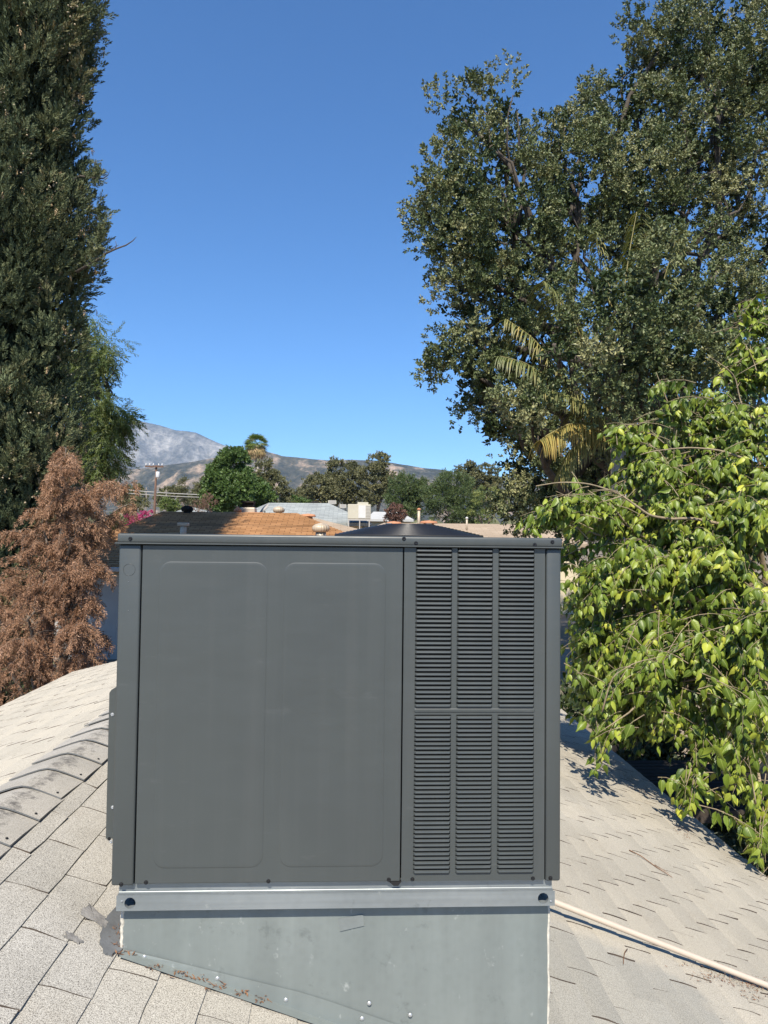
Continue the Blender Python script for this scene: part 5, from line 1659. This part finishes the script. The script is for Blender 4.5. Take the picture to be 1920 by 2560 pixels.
# big cream rooftop unit on a stand
hv = 36.2
a, b_ = P(869, 1297, hv), P(927, 1261, hv)
ht = thing('rooftop_unit', ((a[0] + b_[0]) / 2, hv + 0.6, P(869, 1318, hv)[2]), 'big cream rooftop cooling unit on a metal stand', 'air conditioner')
part('cabinet', box(a[0], b_[0], hv, hv + 1.1, a[2], b_[2], 0.02, 1), M['cream_metal'], ht)
xm = P(896, 1280, hv)[0]; xm2 = P(914, 1280, hv)[0]
part('access_panel', box(xm, xm2, hv - 0.012, hv - 0.001, a[2] + 0.05, b_[2] - 0.05), M['white_metal'], ht)
for k in range(9):
    zz = a[2] + 0.06 + (b_[2] - a[2] - 0.1) * k / 9
    part('grille_slat', box(xm2 + 0.02, b_[0] - 0.03, hv - 0.014, hv - 0.001, zz, zz + 0.035), M['grey_stucco'], ht)
part('top_box', box(P(894, 1256, hv)[0], P(921, 1256, hv)[0], hv + 0.2, hv + 0.9, b_[2] + 0.001, P(900, 1255, hv)[2], 0.01), M['cream_metal'], ht)
part('stand', cat_(box(a[0] + 0.02, b_[0] + 0.02, hv + 0.02, hv + 0.08, a[2] - 0.08, a[2] - 0.002)), M['grey_stucco'], ht)
for x in (P(898, 1300, hv)[0], P(922, 1300, hv)[0], a[0] + 0.03):
    part('leg', box(x, x + 0.05, hv + 0.025, hv + 0.075, P(869, 1325, hv)[2] - 0.4, a[2] - 0.081), M['grey_stucco'], ht)
# white-roofed house
wz = P(980, 1298, 50)[2]
q = [P(934, 1279, 52.5), P(1004, 1281, 52.5)]
house_at('white_house', 'small house with a flat white roof and cream wall behind the bronze shrub', 50, 55, P(915, 1298, 50)[0], P(1034, 1298, 50)[0], wz, tuple(q[0]), tuple(q[1]), M['white_roof'], M['cream_stucco'], 0.4)
wz = P(470, 1284, 48)[2]
q = [P(472, 1268, 51), P(484, 1268, 51)]
house_at('distant_house', 'small far house with a grey roof above the shaded brown ridge', 48, 54, P(425, 1285, 48)[0], P(525, 1285, 48)[0], wz, tuple(q[0]), tuple(q[1]), M['grey_roof'], M['cream_stucco'], 0.4)

# ------------------------------------------------------------------ trees and poles beyond the houses
def far_tree(name, label, lobes_px, v, mat_, tmpl, ncl, per, cr_px, sc_px, bark_m='grey_brown', up=0.4, tint0=0.5, shell=0.4, base_px=None, cat='tree', trunk_r=None, group=None):
    lobes = [px_lobe(*a, v) if len(a) == 4 else px_lobe(*a) for a in lobes_px]
    bx = base_px if base_px is not None else lobes_px[0][0]
    b0 = P(bx, 1300, v); b0[2] = float(gz(b0[0], v)) - 0.1
    return crown_tree(name, label, cat, b0, lobes, mat_, tmpl, ncl, per, S(cr_px, v), S(sc_px, v), bark_m, trunk_r or S(5, v), up, group, tint0, 0.13, shell, 8)


far_tree('ash_tree', 'dense bright green rounded tree behind the brown ridge', [(583, 1165, 34, 38), (560, 1200, 40, 48), (610, 1207, 38, 42), (590, 1230, 70, 52), (545, 1250, 34, 38), (645, 1252, 38, 36), (580, 1140, 17, 19)], 46, F_green, FAR_T, 260, 24, 12, 8.5, up=0.2, tint0=0.45, shell=0.7)
far_tree('olive_tree', 'grey green tree just right of the dense green one, below the fan palm', [(668, 1185, 28, 36), (690, 1220, 34, 40), (655, 1225, 30, 40), (705, 1250, 24, 30)], 62, F_olive, FAR_T, 110, 18, 10, 6, tint0=0.4)
far_tree('eucalyptus_tree', 'low olive green tree at the left of the eucalyptus row', [(795, 1220, 40, 32), (770, 1245, 32, 26), (825, 1235, 30, 30)], 84, F_olive, FAR_T, 100, 18, 10, 6, tint0=0.5, base_px=800)
far_tree('eucalyptus_tree', 'slender olive green tree in the middle left of the eucalyptus row', [(840, 1175, 22, 26), (825, 1205, 30, 28), (850, 1225, 34, 34)], 88, F_olive, FAR_T, 90, 18, 9, 5.5, tint0=0.42, base_px=842)
far_tree('eucalyptus_tree', 'broad dark olive tree in the middle of the eucalyptus row', [(885, 1180, 26, 22), (880, 1215, 36, 34), (890, 1245, 36, 24)], 86, F_olive, FAR_T, 100, 18, 9, 5.5, tint0=0.33, base_px=886)
far_tree('eucalyptus_tree', 'tallest tree of the eucalyptus row with an open crown', [(945, 1155, 26, 20), (930, 1180, 32, 24), (962, 1148, 14, 12), (945, 1210, 38, 26), (935, 1240, 34, 24), (968, 1195, 18, 20)], 82, F_olive, FAR_T, 130, 18, 9, 5.5, tint0=0.4, base_px=943)
far_tree('feathery_tree', 'broad feathery green tree behind the white house', [(1020, 1215, 42, 32), (1000, 1245, 38, 34), (1050, 1240, 40, 36), (1020, 1275, 48, 30), (1018, 1190, 14, 14)], 58, F_feather, FINE_T, 150, 16, 11, 9.5, tint0=0.42, base_px=1022)
far_tree('feathery_tree', 'larger feathery green tree nearest the oak, above the sand roof', [(1130, 1210, 48, 28), (1105, 1245, 50, 36), (1160, 1245, 46, 40), (1130, 1280, 60, 32), (1185, 1285, 40, 28)], 55, F_feather, FINE_T, 190, 16, 11, 9.5, tint0=0.42, base_px=1132)
far_tree('olive_tree', 'pale olive tree rising behind the feathery trees, beside the oak', [(1165, 1180, 24, 22), (1205, 1195, 40, 34), (1230, 1230, 40, 44), (1190, 1230, 34, 34)], 74, F_olive, FAR_T, 120, 18, 10, 6, tint0=0.45, base_px=1205)
far_tree('flowering_shrub', 'sparse pale flowering shrub at the foot of the oak', [(1215, 1240, 34, 26), (1240, 1275, 26, 30), (1200, 1290, 30, 20)], 40, F_pepper, FAR_T, 45, 12, 9, 4.5, tint0=0.85, base_px=1222, cat='shrub')
far_tree('bronze_shrub', 'small bronze leaved shrub in front of the white house', [(990, 1280, 24, 20), (978, 1292, 16, 12), (1004, 1290, 14, 14)], 46, F_red, FAR_T, 60, 16, 6, 4, tint0=0.5, cat='shrub')
far_tree('bougainvillea', 'magenta bougainvillea beside the shaded brown roof', [(340, 1302, 28, 18), (318, 1315, 18, 14), (375, 1290, 20, 12), (352, 1320, 30, 14)], 30, F_pink, FAR_T, 80, 16, 7, 4.5, tint0=0.5, cat='shrub')
far_tree('green_shrub', 'dark green shrub behind the dead conifer, left of the magenta one', [(295, 1305, 18, 24), (280, 1320, 20, 20)], 29, F_green, FAR_T, 40, 16, 7, 4.5, tint0=0.3, cat='shrub')
far_tree('bare_shrub', 'greyish twiggy shrub above the dark turbine vent', [(500, 1270, 26, 16), (520, 1258, 18, 18)], 40, F_red, FINE_T, 34, 10, 8, 5, tint0=0.75, cat='shrub')
far_tree('small_tree', 'thin grey green conifer above the far grey roof', [(460, 1215, 8, 24), (460, 1240, 16, 22), (458, 1262, 20, 16)], 90, F_olive, FINE_T, 50, 14, 6, 5, tint0=0.3)
far_tree('small_tree', 'hazy olive tree at the left edge of the dense green tree', [(505, 1225, 20, 26), (520, 1205, 14, 20), (495, 1250, 24, 24)], 95, F_olive, FAR_T, 60, 14, 8, 5, tint0=0.4)
far_tree('yellow_shrub', 'yellow green bush at the foot of the utility pole', [(420, 1262, 22, 18), (440, 1272, 20, 12)], 66, F_pepper, FAR_T, 46, 14, 7, 4.5, tint0=0.5, cat='shrub')
far_tree('low_bush', 'dull green bush left of the utility pole', [(345, 1262, 24, 16), (318, 1275, 20, 12)], 60, F_olive, FAR_T, 46, 14, 7, 4.5, tint0=0.45, cat='shrub')
far_tree('low_bush', 'green bush between the pale grey roof and the eucalyptus row', [(740, 1258, 34, 16), (775, 1266, 26, 12)], 66, F_green, FAR_T, 60, 14, 7, 4.5, tint0=0.5, cat='shrub')

far_tree('low_tree', 'hazy grey green tree left of the utility pole, above the magenta shrub', [(345, 1240, 26, 18), (318, 1248, 22, 16), (335, 1225, 14, 12)], 105, F_olive, FAR_T, 60, 13, 8, 5, tint0=0.4)
far_tree('low_tree', 'hazy olive tree between the utility pole and the thin conifer', [(425, 1238, 24, 16), (405, 1250, 20, 14), (440, 1228, 12, 10)], 115, F_olive, FAR_T, 60, 13, 8, 5, tint0=0.5)
far_tree('low_tree', 'hazy dark tree at the foot of the hill behind the dense green tree', [(480, 1245, 22, 16), (500, 1235, 18, 14)], 125, F_olive, FAR_T, 46, 13, 8, 5, tint0=0.3)
far_tree('low_tree', 'hazy olive tree low between the grey green tree and the eucalyptus row', [(735, 1244, 26, 14), (762, 1236, 20, 14)], 120, F_olive, FAR_T, 56, 13, 8, 5, tint0=0.45)
# far-off wood on the plain
K = 1700
yy = np.exp(rng.uniform(math.log(330), math.log(1700), K))
xx = rng.uniform(-0.62, 0.66, K) * yy
hgt = rng.uniform(4.0, 10.0, K)
Vs, Ts = [], []
lob, lt = tris_of(lathe([(0.0, 0.0), (0.42, 0.10), (0.55, 0.40), (0.42, 0.75), (0.18, 0.95), (0.0, 1.0)], (0, 0, 0), 7))
pos = np.stack([xx, yy, gz(xx, yy) - 0.3], -1)
R = frames(np.tile([0.0, 0, 1.0], (K, 1)) + rng.normal(0, 0.05, (K, 3)))
V, T = scatter(lob, lt, pos, R, hgt)
V = V + rng.normal(0, 0.30, V.shape)
tint = np.repeat(np.clip(rng.normal(0.45, 0.2, K), 0, 1), len(lob))
tag(tri_mesh('distant_wood', V, T, F_olive, None, tint), 'far-off trees covering the plain below the hills', 'trees', kind='stuff')

# fan palm
fv = 74.0
fb = P(645, 1290, fv); fb[2] = float(gz(0, fv)) - 0.1
fcn = P(641, 1109, fv)
fan = thing('fan_palm', fb, 'tall fan palm with a skirt of dead fronds behind the dense green tree', 'palm')
part('trunk', tube([fb, P(645, 1200, fv), fcn], [0.26, 0.22, 0.2], 10), bark['pale'], fan, True)
for nm, num, lo_, hi_, tn, L_ in (('green_fronds', 60, -0.25, 1.0, 0.5, 1.1), ('dead_skirt', 70, -1.0, -0.30, 0.95, 1.25)):
    Vs, Ts, Cs, k = [], [], [], 0
    for _ in range(num):
        a = rng.uniform(0, 2 * math.pi); e = rng.uniform(lo_, hi_)
        d = np.array([math.cos(a) * math.sqrt(max(0, 1 - e * e)) , math.sin(a) * math.sqrt(max(0, 1 - e * e)), e])
        if nm == 'dead_skirt': d[:2] *= 0.8
        pet = fcn + d * S(14, fv) * L_ + np.array([0, 0, -0.05])
        side = np.cross(d, (0, 0, 1.0)); side /= np.linalg.norm(side) + 1e-9
        upv = np.cross(side, d)
        col = tn + rng.normal(0, 0.08)
        for f in np.linspace(-1.15, 1.15, 11):
            dd = d * math.cos(f) + side * math.sin(f) + upv * rng.normal(0, 0.08)
            tip = pet + dd * S(20, fv) * L_ * rng.uniform(0.85, 1.1) + np.array([0, 0, -0.32 * L_])
            w = side * math.cos(f) * 0.05 - d * math.sin(f) * 0.05
            mid_ = (pet + tip) / 2 + np.array([0, 0, 0.10])
            Vs += [pet, mid_ - w, mid_ + w, tip]; Ts += [(k, k + 2, k + 1), (k + 1, k + 2, k + 3)]; k += 4
            Cs += [col] * 4
    tri_mesh(nm, np.array(Vs), Ts, F_fan, fan, np.clip(Cs, 0, 1), kind='stuff')

# utility pole with transformer and wires
uv_ = 78.0
ub = P(384, 1290, uv_); ub[2] = float(gz(0, uv_)) - 0.2
ut = P(391, 1163, uv_)
pole = thing('utility_pole', ub, 'brown wooden utility pole with crossarm and white transformer', 'utility pole')
part('pole', tube([ub, ut], [0.16, 0.11], 10), M['pole_wood'], pole, True)
part('crossarm', box(ut[0] - S(26, uv_), ut[0] + S(18, uv_), uv_ - 0.28, uv_ - 0.14, ut[2] - 0.25, ut[2] - 0.08), M['pole_wood'], pole)
for k in (-24, -15, -6, 7, 15):
    part('insulator', lathe([(0.05, 0), (0.08, 0.1), (0.04, 0.24), (0, 0.26)], (ut[0] + S(k, uv_), uv_ - 0.2, ut[2] - 0.08), 8), M['white_metal'], pole, True)
tc = P(397, 1188, uv_)
part('transformer', lathe([(0.0, -0.32), (0.20, -0.30), (0.22, -0.25), (0.22, 0.28), (0.18, 0.34), (0.0, 0.36)], (tc[0], uv_ - 0.4, tc[2]), 14), M['white_metal'], pole, True)
def wire(p0, p1, v, sag, r, lab):
    a, b_ = P(*p0, v), P(*p1, v + 6)
    pts = [a + (b_ - a) * t + np.array([0, 0, -sag * 4 * t * (1 - t)]) for t in np.linspace(0, 1, 24)]
    tag(part('overhead_wire', tube(pts, r, 5), M['grey_stucco'], None, True, org=a), lab, 'wire', 'overhead wires by the utility pole')
wire((100, 1196), (560, 1238), 77.0, 0.4, 0.05, 'upper pale cable sagging past the utility pole')
wire((100, 1206), (560, 1244), 77.5, 0.4, 0.04, 'lower pale cable sagging past the utility pole')
def post_at(px, y0, v, lab, m='pole_wood', wpx=4):
    b0 = P(px, 1290, v); b0[2] = float(gz(0, v)) - 0.2
    t0 = P(px, y0, v)
    t = thing('service_pole', b0, lab, 'pole', 'thin service poles')
    part('pole', tube([b0, t0], S(wpx / 2, v), 8), M[m], t, True)
    part('bracket', box(t0[0] - S(4, v), t0[0] + S(4, v), v - 0.18, v - 0.11, t0[2] - 0.35, t0[2] - 0.25), M[m], t)
post_at(366, 1218, 88, 'thin grey pole just left of the utility pole', 'wood', 3)
post_at(416, 1224, 90, 'thin grey pole just right of the utility pole', 'wood', 3)
post_at(705, 1230, 90, 'short orange brown pole right of the dense green tree', 'pole_wood', 4)
post_at(722, 1225, 92, 'thin grey pole beside the short orange brown one', 'wood', 3)

# ------------------------------------------------------------------ patio cover in the shade under the mulberry
pv = 7.6
a, b_ = P(1675, 2040, pv), P(1900, 2040, pv)
pz = a[2]
pat = thing('patio_cover', ((a[0] + b_[0]) / 2 + 0.2, pv + 0.7, float(gz(0, pv))), 'dark slatted patio cover in the shade beyond the right eave', 'patio cover')
px0, px1 = max(a[0], EAVE_R + 0.12), b_[0] + 0.9
for k in range(13):
    y = pv + 0.03 + k * 0.13
    part('slat', box(px0, px1, y, y + 0.105, pz + 0.04, pz + 0.065, 0.004, 1), M['dark_metal'], pat)  # slats coloured near-black for the shade under the canopy
for x in (px0, (px0 + px1) / 2 - 0.02, px1 - 0.05):
    part('rafter', box(x, x + 0.05, pv + 0.001, pv + 1.72, pz - 0.06, pz + 0.039), M['dark_wood'], pat)
part('beam', box(px0 - 0.02, px1 + 0.02, pv - 0.05, pv, pz - 0.06, pz + 0.07), M['dark_wood'], pat)
for x in (px0 + 0.02, px1 - 0.1):
    for y in (pv + 0.01, pv + 1.6):
        part('post', box(x, x + 0.08, y, y + 0.08, float(gz(0, pv)) - 0.1, pz - 0.061), M['dark_wood'], pat)

# hedge added to fill the dark gap behind the eave
F_hedge = foliage_mat('shade_tinted_hedge_leaf', [(0.0, (0.02, 0.032, 0.012)), (0.5, (0.04, 0.06, 0.02)), (1.0, (0.07, 0.09, 0.03))], 0.5, 0.1)  # under-canopy shade is put into these near-black leaf colours
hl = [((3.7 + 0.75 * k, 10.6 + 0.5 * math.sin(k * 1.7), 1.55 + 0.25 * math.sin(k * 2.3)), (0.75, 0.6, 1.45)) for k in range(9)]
crown_tree('hedge', 'added hedge with shade put into its dark leaf colour beyond the right eave', 'hedge', (6.0, 10.7, float(gz(0, 10.7)) - 0.05), hl, F_hedge, FAR_T, 220, 15, 0.3, 0.19, 'dark', 0.08, 0.4, None, 0.4, 0.12, 0.6, 9)

# ------------------------------------------------------------------ haze
hz, hnt, hb = new_mat('pale_haze')
hnt.nodes.remove(hb)
pvn = N(hnt, 'ShaderNodeVolumePrincipled')
pvn.inputs['Color'].default_value = (0.38, 0.66, 1.0, 1)
pvn.inputs['Density'].default_value = 0.000066
pvn.inputs['Anisotropy'].default_value = 0.0
hnt.links.new(pvn.outputs[0], hnt.nodes['Material Output'].inputs['Volume'])
ho = part('haze', box(-6900, 6900, -400, 6600, -6.0, 960), hz, None)
tag(ho, kind='stuff')
